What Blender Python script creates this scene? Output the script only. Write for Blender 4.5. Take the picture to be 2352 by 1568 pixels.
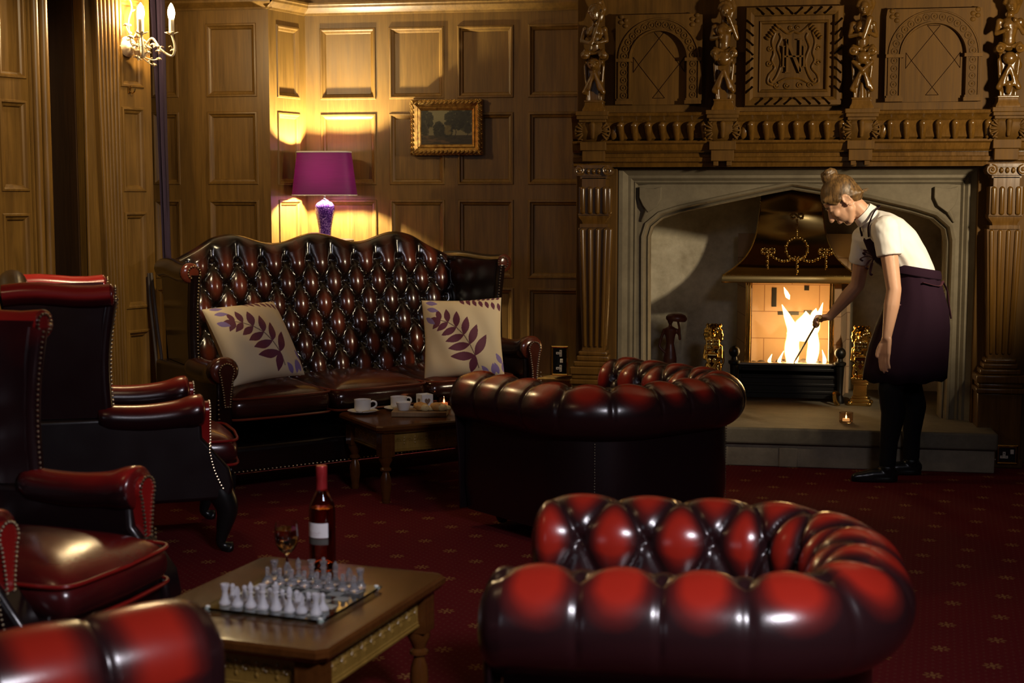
import bpy, bmesh, math, random
import numpy as np
from mathutils import Vector, Matrix
from mathutils.noise import noise as pnoise

for o in list(bpy.data.objects): bpy.data.objects.remove(o)
S = bpy.context.scene
COL = S.collection
R = math.radians
random.seed(7)

# ------------------------------------------------------------------ camera
cam_d = bpy.data.cameras.new('camera'); cam = bpy.data.objects.new('camera', cam_d); COL.objects.link(cam)
cam_d.sensor_width = 36; cam_d.lens = 3300/2352*36
cam.location = (0, 0, 1.45)
cam.rotation_euler = (math.pi/2 - math.atan(334/3300), 0, R(9.8))
cam_d.dof.use_dof = True; cam_d.dof.focus_distance = 7.7; cam_d.dof.aperture_fstop = 4.0
cam_d.clip_start = 0.05
S.camera = cam

# ------------------------------------------------------------------ world, lights, exposure
S.view_settings.view_transform = 'Standard'; S.view_settings.look = 'None'
S.view_settings.gamma = 1; S.view_settings.use_curve_mapping = False
S.view_settings.exposure = 0.0
S.cycles.use_denoising = True
S.cycles.sample_clamp_indirect = 4.0
S.cycles.max_bounces = 8; S.cycles.transparent_max_bounces = 16
W = bpy.data.worlds.new('world'); S.world = W; W.use_nodes = True
W.node_tree.nodes['Background'].inputs[0].default_value = (.012, .009, .006, 1)
W.node_tree.nodes['Background'].inputs[1].default_value = 1.0

def lamp(name, typ, loc, energy, color, **k):
    d = bpy.data.lights.new(name, typ); o = bpy.data.objects.new(name, d); COL.objects.link(o)
    d.energy = energy; d.color = color; o.location = loc
    for a, b in k.items():
        if a == 'target':
            o.rotation_euler = (Vector(b)-Vector(loc)).to_track_quat('-Z', 'Y').to_euler()
        else: setattr(d, a, b)
    return o
# warm lamps of the room outside the frame, and an added spot
lamp('right_wall_lamp', 'SPOT', (1.9, 6.0, 1.98), 300, (1, .82, .56), shadow_soft_size=.07, spot_size=R(94), spot_blend=.45, target=(.25, 8.1, 2.3))
lamp('left_wall_lamp', 'POINT', (-2.6, 3.0, 2.84), 6, (1, .70, .38), shadow_soft_size=.08)
lamp('added_pier_spot', 'SPOT', (-1.6, 4.9, 3.0), 230, (1, .78, .46), shadow_soft_size=.08, spot_size=R(50), spot_blend=.55, target=(-3.45, 6.3, 1.35))  # added spot to brighten the pier and chair tops; no fitting stands there
# daylight entering by the window behind the camera
lamp('window_daylight', 'AREA', (-3.2, -1.95, 2.05), 6, (.80, .86, 1.0), shape='RECTANGLE', size=1.5, size_y=1.5, target=(-.3, 5, .5))
# cool daylight from the roof light over the near end of the room
lamp('roof_light', 'AREA', (1.2, .8, 3.05), 42, (.94, .90, 1.0), spread=R(84), shape='RECTANGLE', size=.8, size_y=.8, target=(-.5, 3.2, .4))

# ------------------------------------------------------------------ mesh helpers
class MB:
    def __init__(s): s.v = []; s.f = []; s.w = []
    def add(s, vf, T=None, wear=None):
        v, f = vf[0], vf[1]; b = len(s.v)
        if T is not None: v = [T @ Vector(p) for p in v]
        s.v += [tuple(p) for p in v]; s.f += [tuple(i+b for i in q) for q in f]
        if len(vf) > 2: wear = vf[2]
        s.w += list(wear) if wear is not None else [0.0]*len(v)
        return s

def TR(x=0, y=0, z=0, rz=0, rx=0, ry=0, s=1):
    return Matrix.Translation((x, y, z)) @ Matrix.Rotation(rz, 4, 'Z') @ Matrix.Rotation(ry, 4, 'Y') @ Matrix.Rotation(rx, 4, 'X') @ Matrix.Scale(s, 4)

def build(name, mb, m, parent=None, smooth=True, angle=38, bevel=0, bseg=2, subs=0, loc=None, color=None, seg_wear=False):
    me = bpy.data.meshes.new(name)
    me.from_pydata([tuple(p) for p in mb.v], [], mb.f); me.update()
    bm = bmesh.new(); bm.from_mesh(me)
    bmesh.ops.recalc_face_normals(bm, faces=bm.faces[:]); bm.to_mesh(me); bm.free()
    if smooth:
        me.polygons.foreach_set('use_smooth', [True]*len(me.polygons))
        if angle < 180: me.set_sharp_from_angle(angle=R(angle))
    if any(mb.w):
        a = me.attributes.new('wear', 'FLOAT', 'POINT'); a.data.foreach_set('value', mb.w)
    if color is not None:
        a = me.color_attributes.new('tint', 'FLOAT_COLOR', 'POINT'); a.data.foreach_set('color', np.asarray(color, dtype=np.float32).ravel())
    me.materials.append(m)
    o = bpy.data.objects.new(name, me); COL.objects.link(o)
    if parent is not None: o.parent = parent
    if loc is not None: o.location = loc
    if bevel:
        b = o.modifiers.new('bevel', 'BEVEL'); b.width = bevel; b.segments = bseg; b.limit_method = 'ANGLE'; b.angle_limit = R(40)
    if subs:
        b = o.modifiers.new('subsurf', 'SUBSURF'); b.levels = subs; b.render_levels = subs
    return o

def remesh(name, mb, m, parent=None, voxel=.006, smooth_it=4, loc=None, disp=None):
    """union of overlapping closed shapes as one continuous skin"""
    me = bpy.data.meshes.new('tmp'); me.from_pydata([tuple(p) for p in mb.v], [], mb.f); me.update()
    bm = bmesh.new(); bm.from_mesh(me); bmesh.ops.recalc_face_normals(bm, faces=bm.faces[:]); bm.to_mesh(me); bm.free()
    o = bpy.data.objects.new('tmp', me); COL.objects.link(o)
    r = o.modifiers.new('r', 'REMESH'); r.mode = 'VOXEL'; r.voxel_size = voxel
    if smooth_it:
        q = o.modifiers.new('s', 'SMOOTH'); q.iterations = smooth_it; q.factor = .5
    dg = bpy.context.evaluated_depsgraph_get(); dg.update()
    me2 = bpy.data.meshes.new_from_object(o.evaluated_get(dg))
    bpy.data.objects.remove(o); bpy.data.meshes.remove(me)
    me2.name = name; me2.materials.clear(); me2.materials.append(m)
    if disp: 
        for v in me2.vertices: v.co = disp(v.co.copy())
    me2.polygons.foreach_set('use_smooth', [True]*len(me2.polygons)); me2.update()
    o = bpy.data.objects.new(name, me2); COL.objects.link(o)
    if parent is not None: o.parent = parent
    if loc is not None: o.location = loc
    return o

def box(c, s, rz=0):
    x, y, z = s[0]/2, s[1]/2, s[2]/2
    v = [Vector((a, b, d)) for a in (-x, x) for b in (-y, y) for d in (-z, z)]
    M = Matrix.Translation(c) @ Matrix.Rotation(rz, 4, 'Z')
    return [M @ p for p in v], [(0,1,3,2),(4,6,7,5),(0,4,5,1),(2,3,7,6),(0,2,6,4),(1,5,7,3)]

def b2(x0, x1, y0, y1, z0, z1): return box(((x0+x1)/2, (y0+y1)/2, (z0+z1)/2), (abs(x1-x0), abs(y1-y0), abs(z1-z0)))

def lathe(prof, n=24, sx=1, sy=1, e=None):
    v = []; f = []
    for r, z in prof:
        for k in range(n):
            a = 2*math.pi*k/n; c, s = math.cos(a), math.sin(a)
            if e: c, s = math.copysign(abs(c)**e, c), math.copysign(abs(s)**e, s)
            v.append((r*c*sx, r*s*sy, z))
    for i in range(len(prof)-1):
        for k in range(n):
            a, b = i*n+k, i*n+(k+1) % n; f.append((a, b, b+n, a+n))
    f.append(tuple(range(n))[::-1]); f.append(tuple(range((len(prof)-1)*n, len(prof)*n)))
    return v, f

def loft(rings, cap=True):
    n = len(rings[0]); v = [tuple(p) for r in rings for p in r]; f = []
    for i in range(len(rings)-1):
        for k in range(n):
            a, b = i*n+k, i*n+(k+1) % n; f.append((a, b, b+n, a+n))
    if cap: f.append(tuple(range(n))[::-1]); f.append(tuple(range((len(rings)-1)*n, len(rings)*n)))
    return v, f

def tube(pts, r, n=8, closed=False, flat=1):
    P = [Vector(p) for p in pts]; N = len(P)
    rr = r if isinstance(r, (list, tuple)) else [r]*N
    rings = []; up = None
    for i in range(N):
        if closed: t = P[(i+1) % N]-P[i-1]
        else: t = P[min(i+1, N-1)]-P[max(i-1, 0)]
        if t.length < 1e-9: t = Vector((0, 0, 1))
        t.normalize()
        if up is None:
            up = Vector((0, 0, 1)) if abs(t.z) < .9 else Vector((1, 0, 0))
        up = up - t*up.dot(t)
        if up.length < 1e-6: up = t.orthogonal()
        up.normalize(); sd = t.cross(up)
        rings.append([P[i] + (up*math.sin(2*math.pi*k/n)*flat + sd*math.cos(2*math.pi*k/n))*rr[i] for k in range(n)])
    v, f = loft(rings, cap=not closed)
    if closed:
        m = (N-1)*n
        for k in range(n): f.append((m+k, m+(k+1) % n, (k+1) % n, k))
    return v, f

def prism(poly, y0, y1):
    """polygon in x,z drawn out along y"""
    n = len(poly); v = [(x, y0, z) for x, z in poly]+[(x, y1, z) for x, z in poly]
    return v, [tuple(range(n)), tuple(range(n, 2*n))[::-1]]+[(k, n+k, n+(k+1) % n, (k+1) % n) for k in range(n)]

def hprism(poly, z0, z1):
    n = len(poly); v = [(x, y, z0) for x, y in poly]+[(x, y, z1) for x, y in poly]
    return v, [tuple(range(n)), tuple(range(n, 2*n))[::-1]]+[(k, n+k, n+(k+1) % n, (k+1) % n) for k in range(n)]

def grid(nu, nv, fn):
    v = [fn(i/nu, j/nv) for i in range(nu+1) for j in range(nv+1)]
    return v, [(i*(nv+1)+j, (i+1)*(nv+1)+j, (i+1)*(nv+1)+j+1, i*(nv+1)+j+1) for i in range(nu) for j in range(nv)]

def ell(c, r, T=None, n=14, m=9):
    v = []; f = []
    for i in range(m+1):
        th = math.pi*i/m
        for k in range(n):
            a = 2*math.pi*k/n
            p = Vector((r[0]*math.sin(th)*math.cos(a), r[1]*math.sin(th)*math.sin(a), r[2]*math.cos(th)))
            if T is not None: p = T @ p
            v.append(p+Vector(c))
    for i in range(m):
        for k in range(n):
            a, b = i*n+k, i*n+(k+1) % n; f.append((a, b, b+n, a+n))
    return v, f

def capsule(p0, p1, r0, r1, n=12):
    p0, p1 = Vector(p0), Vector(p1); d = p1-p0; L = d.length
    d = d/L if L > 1e-9 else Vector((0, 0, 1))
    u = d.orthogonal().normalized(); w = d.cross(u); rings = []
    for i in range(5): 
        a = -math.pi/2+math.pi/2*i/4 + (.05 if i == 0 else 0); rings.append((p0+d*math.sin(a)*r0, r0*math.cos(a)))
    for i in range(5): 
        a = math.pi/2*i/4 - (.05 if i == 4 else 0); rings.append((p1+d*math.sin(a)*r1, r1*math.cos(a)))
    return loft([[c+(u*math.cos(2*math.pi*k/n)+w*math.sin(2*math.pi*k/n))*r for k in range(n)] for c, r in rings])

def chain(mb, pts, rad, T=None):
    for i in range(len(pts)-1): mb.add(capsule(pts[i], pts[i+1], rad[i], rad[i+1]), T)

def molding(path, prof, closed=False):
    """prof (off, y) swept along a path in the x,z plane; off goes to the left of travel"""
    n = len(path); P = [Vector((a, b)) for a, b in path]; rings = []
    for i in range(n):
        if closed: d0 = (P[i]-P[i-1]).normalized(); d1 = (P[(i+1) % n]-P[i]).normalized()
        else:
            d1 = (P[min(i+1, n-1)]-P[min(i, n-2)]).normalized(); d0 = (P[max(i, 1)]-P[max(i-1, 0)]).normalized()
        n0, n1 = Vector((-d0.y, d0.x)), Vector((-d1.y, d1.x)); m = (n0+n1)
        m = m/max(.3, (1+n0.dot(n1)))
        rings.append([(P[i].x+m.x*o, y, P[i].y+m.y*o) for o, y in prof])
    k = len(prof); v = [p for r in rings for p in r]; f = []
    for i in range(n if closed else n-1):
        j = (i+1) % n
        for a in range(k-1): f.append((i*k+a, j*k+a, j*k+a+1, i*k+a+1))
    return v, f

def bez(pts, n=12):
    """smooth curve through points (catmull-rom)"""
    P = [Vector(p) for p in pts]; P = [P[0]*2-P[1]]+P+[P[-1]*2-P[-2]]; out = []
    for i in range(1, len(P)-2):
        for k in range(n):
            t = k/n; a, b, c, d = P[i-1:i+3]
            out.append(.5*((2*b)+(c-a)*t+(2*a-5*b+4*c-d)*t*t+(3*b-a-3*c+d)*t**3))
    out.append(P[-2]); return out

def arc(cx, cz, r, a0, a1, n): return [(cx+r*math.cos(R(a0+(a1-a0)*i/n)), cz+r*math.sin(R(a0+(a1-a0)*i/n))) for i in range(n+1)]

def spiral(cx, cz, r0, turns, a0, sgn=1, n=28, y=0):
    return [(cx+r0*(1-.85*i/n)*math.cos(a0+sgn*2*math.pi*turns*i/n), y, cz+r0*(1-.85*i/n)*math.sin(a0+sgn*2*math.pi*turns*i/n)) for i in range(n+1)]

def thing(name, label, cat, loc=(0, 0, 0), rz=0, group=None):
    o = bpy.data.objects.new(name, None); COL.objects.link(o); o.location = loc; o.rotation_euler = (0, 0, rz)
    o.empty_display_size = .1
    return tag(o, label, cat, group)
def tag(o, label, cat, group=None):
    o['label'] = label; o['category'] = cat
    if group: o['group'] = group
    return o
def struct(o): o['kind'] = 'structure'; return o
def dup(root, loc, rz, label, group=None):
    r = root.copy(); COL.objects.link(r); r.location = loc; r.rotation_euler = (0, 0, rz); r['label'] = label
    if group: r['group'] = group
    for ch in list(root.children):
        c = ch.copy(); COL.objects.link(c); c.parent = r
        for g in ch.children:
            d = g.copy(); COL.objects.link(d); d.parent = c
    return r

# ------------------------------------------------------------------ materials
class NT:
    def __init__(s, name):
        s.m = bpy.data.materials.new(name); s.m.use_nodes = True; s.t = s.m.node_tree; s.b = s.t.nodes['Principled BSDF']
        s.out = s.t.nodes['Material Output']
    def n(s, typ, **k):
        x = s.t.nodes.new(typ)
        for a, b in k.items():
            if a == 'inp':
                for i, val in b.items():
                    if hasattr(val, 'is_output'): s.t.links.new(val, x.inputs[i])
                    else: x.inputs[i].default_value = val
            else: setattr(x, a, b)
        return x
    def math(s, op, a, b=0.0, c=None):
        d = {0: a, 1: b}
        if c is not None: d[2] = c
        return s.n('ShaderNodeMath', operation=op, inp=d).outputs[0]
    def set(s, **k):
        for a, b in k.items():
            i = s.b.inputs[a.replace('_', ' ')]
            if hasattr(b, 'is_output'): s.t.links.new(b, i)
            else: i.default_value = b
        return s
    def obj(s, scale=(1, 1, 1)):
        tc = s.n('ShaderNodeTexCoord'); return s.n('ShaderNodeMapping', inp={0: tc.outputs['Object'], 3: scale}).outputs[0]
    def noise(s, vec, scale, detail=4, rough=.55, dist=0):
        return s.n('ShaderNodeTexNoise', inp={'Vector': vec, 'Scale': scale, 'Detail': detail, 'Roughness': rough, 'Distortion': dist}).outputs[0]
    def mix(s, f, a, b):
        x = s.n('ShaderNodeMix', data_type='RGBA'); 
        for i, val in ((0, f), (6, a), (7, b)):
            if hasattr(val, 'is_output'): s.t.links.new(val, x.inputs[i])
            else: x.inputs[i].default_value = val if not isinstance(val, tuple) else (val+(1,) if len(val) == 3 else val)
        return x.outputs[2]
    def ramp(s, f, stops):
        x = s.n('ShaderNodeValToRGB', inp={0: f}); e = x.color_ramp.elements
        while len(e) < len(stops): e.new(.5)
        for q, (p, c) in zip(e, stops): q.position = p; q.color = c+(1,) if len(c) == 3 else c
        return x.outputs[0]
    def bump(s, h, strength=.3, dist=.01):
        return s.n('ShaderNodeBump', inp={'Height': h, 'Strength': strength, 'Distance': dist}).outputs[0]

def simple(name, col, rough=.5, metal=0, **k):
    q = NT(name); q.set(Base_Color=col+(1,), Roughness=rough, Metallic=metal, **k); return q.m

def wood(name, dark, light, rough=.35, grain=(9, 9, .9), spec=.5):
    q = NT(name); v = q.obj(grain)
    n1 = q.noise(v, 2.2, 5, .6, .6); n2 = q.noise(q.obj((90, 90, 4)), 1, 3, .6)
    n3 = q.noise(q.obj((2.2, 2.2, 1.1)), 1, 2)
    f = q.math('ADD', q.math('MULTIPLY', n1, .55), q.math('MULTIPLY', n2, .3)); f = q.math('ADD', f, q.math('MULTIPLY', n3, .25))
    c = q.ramp(f, [(.36, dark), (.68, light)])
    q.set(Base_Color=c, Roughness=q.math('ADD', rough-.06, q.math('MULTIPLY', n2, .14)), Normal=q.bump(n2, .12, .002), Specular_IOR_Level=spec)
    return q.m
OAK = wood('oak', (.075, .037, .0075), (.185, .096, .019), .36)
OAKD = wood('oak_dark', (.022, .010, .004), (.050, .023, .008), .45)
CARV = wood('oak_carved', (.050, .0225, .0034), (.118, .055, .0085), .24)
CARVF = wood('oak_board', (.046, .021, .0030), (.102, .048, .0072), .62, spec=.16)
TABW = wood('table_wood', (.050, .0150, .0032), (.100, .034, .0075), .2, (1.2, 9, 9), .3)
TABG = wood('table_carving', (.15, .082, .015), (.27, .155, .03), .34)
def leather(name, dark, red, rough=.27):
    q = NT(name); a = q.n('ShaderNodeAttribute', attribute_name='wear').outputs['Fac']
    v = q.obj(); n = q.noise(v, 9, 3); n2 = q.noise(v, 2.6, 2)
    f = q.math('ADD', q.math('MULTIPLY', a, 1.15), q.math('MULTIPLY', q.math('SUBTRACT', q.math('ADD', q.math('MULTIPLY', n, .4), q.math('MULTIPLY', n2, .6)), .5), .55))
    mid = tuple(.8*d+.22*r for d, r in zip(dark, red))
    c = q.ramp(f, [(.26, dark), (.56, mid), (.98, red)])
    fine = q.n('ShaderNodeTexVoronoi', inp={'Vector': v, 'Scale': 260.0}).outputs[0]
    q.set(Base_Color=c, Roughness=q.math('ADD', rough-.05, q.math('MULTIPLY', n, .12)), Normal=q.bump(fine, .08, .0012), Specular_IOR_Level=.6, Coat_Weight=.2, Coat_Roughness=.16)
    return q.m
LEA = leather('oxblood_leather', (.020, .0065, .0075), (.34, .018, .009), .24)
LEAW = leather('wing_chair_leather', (.015, .0045, .0055), (.33, .012, .010), .23)
LEAS = leather('sofa_leather', (.007, .0036, .003), (.20, .038, .017), .17)
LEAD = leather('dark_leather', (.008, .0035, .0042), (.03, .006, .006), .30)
STUDD = simple('dull_dark_stud', (.10, .08, .055), .45, 1)
STUD = simple('antique_brass_stud', (.42, .34, .22), .3, 1)
BRASS = simple('polished_brass', (.82, .56, .18), .10, 1)
BRASSD = simple('aged_brass', (.60, .40, .13), .22, 1)
IRON = simple('black_iron', (.012, .011, .010), .38, .6)
BLACK = simple('black_enamel', (.008, .008, .008), .3)
WHITE = simple('white_porcelain', (.80, .77, .72), .22)
def glass(name, col, rough=0, ior=1.45):
    q = NT(name); q.set(Base_Color=col+(1,), Transmission_Weight=1.0, Roughness=rough, IOR=ior); return q.m
GLASS = glass('clear_glass', (1, 1, 1))
q = NT('clear_chess_glass'); q.set(Base_Color=(.93, .92, .97, 1), Transmission_Weight=.90, Roughness=.05, IOR=1.5); CHESSC = q.m
q = NT('frosted_chess_glass'); q.set(Base_Color=(.86, .84, .88, 1), Transmission_Weight=.55, Roughness=.55, IOR=1.4); FROST = q.m
q = NT('green_edged_glass'); q.set(Base_Color=(.72, .9, .86, 1), Transmission_Weight=1.0, Roughness=.02, IOR=1.45); PANE = q.m
ROSE = glass('rose_bottle_glass', (.95, .58, .38), 0, 1.36)
WINE = glass('white_wine', (.95, .56, .20), 0, 1.33)
def emit(name, col, st):
    q = NT(name); q.set(Base_Color=(0, 0, 0, 1), Emission_Color=col+(1,), Emission_Strength=st); return q.m
BULB = emit('candle_bulb_glow', (1, .72, .36), 850)
TEAFL = emit('tealight_flame', (1, .66, .30), 260)
def stone(name, a, b, rough=.8, sc=5):
    q = NT(name); v = q.obj(); n = q.noise(v, sc, 6, .65); n2 = q.noise(v, sc*9, 3)
    q.set(Base_Color=q.ramp(q.math('ADD', q.math('MULTIPLY', n, .8), q.math('MULTIPLY', n2, .2)), [(.32, a), (.68, b)]), Roughness=rough, Normal=q.bump(q.math('ADD', n, q.math('MULTIPLY', n2, .5)), .25, .006)); return q.m
STONE = stone('sandstone', (.105, .083, .050), (.165, .135, .085))
PLAS = stone('sooty_render', (.30, .25, .165), (.74, .67, .51), .85, 2.6)
HEAR = stone('hearth_stone', (.085, .070, .045), (.16, .135, .09), .75)
HEARL = stone('hearth_riser_stone', (.15, .12, .08), (.26, .215, .15), .8)
q = NT('fire_brick'); v = q.obj()
br = q.n('ShaderNodeTexBrick', inp={'Vector': q.n('ShaderNodeMapping', inp={0: q.n('ShaderNodeTexCoord').outputs['Object'], 2: (math.pi/2, 0, 0)}).outputs[0], 'Color1': (.40, .28, .165, 1), 'Color2': (.34, .23, .13, 1), 'Mortar': (.16, .09, .05, 1), 'Scale': 1.0, 'Mortar Size': .003, 'Brick Width': .34, 'Row Height': .17})
q.set(Base_Color=q.mix(q.math('MULTIPLY', q.noise(v, 9, 5, .7), .5), br.outputs[0], (.24, .13, .06)), Roughness=.9); BRICK = q.m
SKIN = simple('skin', (.60, .34, .215), .48, Subsurface_Weight=.08, Subsurface_Radius=(.01, .004, .002))
q = NT('blonde_brown_hair'); hn = q.noise(q.obj((70, 70, 14)), 1, 4, .6)
q.set(Base_Color=q.ramp(hn, [(.32, (.035, .018, .007)), (.7, (.23, .125, .040))]), Roughness=.46, Normal=q.bump(hn, .35, .004)); HAIR = q.m
SHIRT = simple('white_shirt_cotton', (.88, .85, .80), .8)
APRON = simple('plum_apron_cloth', (.019, .0065, .0155), .9, Specular_IOR_Level=.15)
TIGHT = simple('black_tights', (.006, .005, .006), .8, Specular_IOR_Level=.15)
CURT = simple('purple_curtain_cloth', (.022, .010, .032), .85)
# carpet: dark red pile, a lattice of gold flowers and a field of tiny dots
q = NT('red_patterned_carpet')
tc = q.n('ShaderNodeTexCoord').outputs['Object']; sp = q.n('ShaderNodeSeparateXYZ', inp={0: tc}); X, Y = sp.outputs[0], sp.outputs[1]
def lattice(ax, ay, bx, by, ox=0, oy=0):
    det = ax*by-ay*bx
    Xo, Yo = q.math('SUBTRACT', X, ox), q.math('SUBTRACT', Y, oy)
    p = q.math('SUBTRACT', q.math('MULTIPLY', Xo, by/det), q.math('MULTIPLY', Yo, bx/det))
    r = q.math('SUBTRACT', q.math('MULTIPLY', Yo, ax/det), q.math('MULTIPLY', Xo, ay/det))
    fp = q.math('SUBTRACT', p, q.math('ROUND', p)); fr = q.math('SUBTRACT', r, q.math('ROUND', r))
    dx = q.math('ADD', q.math('MULTIPLY', fp, ax), q.math('MULTIPLY', fr, bx)); dy = q.math('ADD', q.math('MULTIPLY', fp, ay), q.math('MULTIPLY', fr, by))
    return dx, dy, q.math('SQRT', q.math('ADD', q.math('MULTIPLY', dx, dx), q.math('MULTIPLY', dy, dy)))
dx, dy, rr = lattice(.139, -.150, .193, .122, -1.708, 5.837)
ang = q.math('ARCTAN2', dy, dx)
lim = q.math('ADD', .021, q.math('MULTIPLY', q.math('COSINE', q.math('MULTIPLY', ang, 8)), .011))
inside = q.math('MULTIPLY', q.math('LESS_THAN', rr, lim), q.math('GREATER_THAN', q.math('ABSOLUTE', q.math('SUBTRACT', rr, .012)), .0028))
_, _, r2 = lattice(.139/7, -.150/7, .193/8, .122/8, -1.708, 5.837)
dots = q.math('MULTIPLY', q.math('LESS_THAN', r2, .0042), q.math('GREATER_THAN', rr, .042))
pile = q.noise(tc, 420, 2); big = q.noise(tc, 1.1, 3)
base = q.mix(big, (.072, .0046, .0074), (.130, .0062, .0092))
c1 = q.mix(dots, base, (.12, .032, .022)); c2 = q.mix(q.math('MULTIPLY', inside, .85), c1, (.26, .135, .042))
q.set(Base_Color=c2, Roughness=.95, Normal=q.bump(pile, .5, .004), Specular_IOR_Level=.1); CARPET = q.m
q = NT('printed_tint'); q.set(Base_Color=q.n('ShaderNodeVertexColor', layer_name='tint').outputs[0], Roughness=.7); TINT = q.m
q = NT('oil_paint'); q.set(Base_Color=q.n('ShaderNodeVertexColor', layer_name='tint').outputs[0], Roughness=.35); PAINT = q.m
q = NT('gilt'); gn = q.noise(q.obj(), 40, 4)
q.set(Base_Color=q.ramp(gn, [(.3, (.16, .075, .018)), (.7, (.48, .29, .075))]), Metallic=.65, Roughness=.36); GILT = q.m
PLASTER = simple('ceiling_plaster', (.30, .24, .17), .9)

# ================================================================== ROOM
def wallpanel(x0, x1, z0, z1, cols, rows, dep=.016):
    mb = MB(); xs = [x0]+[e for c in cols for e in c]+[x1]; zs = [z0]+[e for r in rows for e in r]+[z1]
    prof = [(0, 0), (.004, -.007), (.013, -.008), (.020, .002), (.030, .006), (.036, dep)]
    for i in range(len(xs)-1):
        for j in range(len(zs)-1):
            a, b, c, d = xs[i], xs[i+1], zs[j], zs[j+1]
            if b-a < 1e-4 or d-c < 1e-4: continue
            if i % 2 and j % 2:
                mb.add(molding([(a, c), (b, c), (b, d), (a, d)], prof, True)); k = .036
                mb.add(([(a+k, dep, c+k), (b-k, dep, c+k), (b-k, dep, d-k), (a+k, dep, d-k)], [(0, 1, 2, 3)]))
            else: mb.add(([(a, 0, c), (b, 0, c), (b, 0, d), (a, 0, d)], [(0, 1, 2, 3)]))
    # thickness behind
    t = .06
    mb.add(([(x0, 0, z0), (x0, 0, z1), (x0, t, z1), (x0, t, z0), (x1, 0, z0), (x1, 0, z1), (x1, t, z1), (x1, t, z0)], [(0, 1, 2, 3), (4, 7, 6, 5), (3, 2, 6, 7), (1, 5, 6, 2), (0, 3, 7, 4)]))
    return mb
CORN = [(0, 0), (0, -.012), (.012, -.016), (.022, -.03), (.04, -.05), (.052, -.052), (.058, -.06), (.07, -.06), (.07, 0)]
ROWS = [(.33, .895), (.951, 1.428), (1.517, 1.951), (2.036, 2.468)]
def placed(o, x, y, rz): o.location = (x, y, 0); o.rotation_euler = (0, 0, rz); return struct(o)
def wall(name, A, B, cols, rows=ROWS, m=OAK, top=3.1, cornice=True):
    d = Vector(B)-Vector(A); L = d.length; rz = math.atan2(d.y, d.x)
    hi = [(r0, r1) for r0, r1 in rows]+[(2.70, 3.0)]
    o = placed(build(name, wallpanel(0, L, 0, top, cols, hi), m, angle=30), A[0], A[1], rz)
    if cornice:
        mb = MB().add(molding([(-.03, 2.545), (L+.03, 2.545)], CORN)).add(molding([(0, 0), (L, 0)], [(0, 0), (0, -.02), (.10, -.02), (.12, -.012), (.13, 0)]))
        build('cornice', mb, m, o, angle=30)
    return o
mb = MB().add(b2(-7.2, 3.7, -2.5, 9.7, -.05, 0)); struct(build('floor', mb, CARPET, smooth=False))
mb = MB().add(b2(-7.2, 3.7, -2.5, 9.7, 3.1, 3.15)); struct(build('ceiling', mb, PLASTER, smooth=False))
wall('wall_back', (-2.772, 8.6), (-.86, 8.6), [(.092, .445), (.527, .872), (.952, 1.297), (1.384, 1.732)])
wall('wall_back_return', (-2.885, 8.25), (-2.772, 8.6), [(.075, .305)])
wall('wall_back_left', (-3.362, 8.25), (-2.885, 8.25), [(.085, .402)])
wall('wall_bay', (-3.95, 8.22), (-3.362, 8.25), [(.10, .25), (.33, .50)])
# the angled left wall: pier, recess and panelling share one line
LW = R(65); LO = Vector((-3.15, 7.14)); LD = Vector((math.sin(R(25)), math.cos(R(25)))); LN = Vector((LD.y, -LD.x))
def lw(s, out=0): p = LO+LD*s+LN*out; return (p.x, p.y)
ROWSL = [(.22, .755), (.865, 1.368), (1.470, 1.905), (2.004, 2.45)]
wall('wall_left_pier', lw(-.42), lw(.012), [(.232, .384)], ROWSL, cornice=False)
wall('wall_left', lw(-3.9), lw(-.735), [(.3, .6), (.7, 1.0), (1.1, 1.4), (1.5, 1.8), (1.9, 2.2), (2.3, 2.62), (2.985, 3.145)], ROWSL)
# pier return towards the bay, recess between pier and panelling
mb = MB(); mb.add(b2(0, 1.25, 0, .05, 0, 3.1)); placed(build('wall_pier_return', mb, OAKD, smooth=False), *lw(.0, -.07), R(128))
mb = MB(); mb.add(b2(-.75, -.40, .30, .34, 0, 3.1)); mb.add(b2(-.745, -.725, .0, .31, 0, 3.1)); mb.add(b2(-.425, -.405, .065, .31, 0, 3.1))
for z in (.9, 1.5, 2.05): mb.add(b2(-.72, -.43, .285, .30, z, z+.07))
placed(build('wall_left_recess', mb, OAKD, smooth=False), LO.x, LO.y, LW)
# rounded mouldings beside the recess and the light edge strip
mb = MB()
for s, r in ((-.705, .021), (-.655, .024)): mb.add(tube([(s, -.005, 0), (s, -.005, 3.1)], r, 12))
mb.add(b2(-.735, -.63, -.002, .03, 0, 3.1)); mb.add(tube([(-.615, .03, 0), (-.615, .03, 3.1)], .012, 10))
placed(build('trim_1', mb, OAK, angle=50), LO.x, LO.y, LW)
mb = MB().add(tube([(-.418, .0, 0), (-.408, .0, 3.1)], .010, 10)); placed(build('trim_2', mb, OAK, angle=50), LO.x, LO.y, LW)
# fluted pilaster (tapers downwards)
mb = MB(); wt, wb = .160, .095
def psx(u, z): w = wb+(wt-wb)*z/3.0; return -.221-w*u
mb.add(loft([[(psx(0, z), 0, z), (psx(1, z), 0, z), (psx(1, z), -.035, z), (psx(0, z), -.035, z)] for z in (.12, 3.0)]))
for k in range(6):
    u = (k+.5)/6; mb.add(tube([(psx(u, z), -.034, z) for z in (.16, 1.5, 2.95)], [.0065, .0085, .0105], 10))
mb.add(b2(-.36, -.20, -.05, 0, 0, .14))
placed(build('trim_3', mb, OAK, angle=50), LO.x, LO.y, LW)
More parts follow.
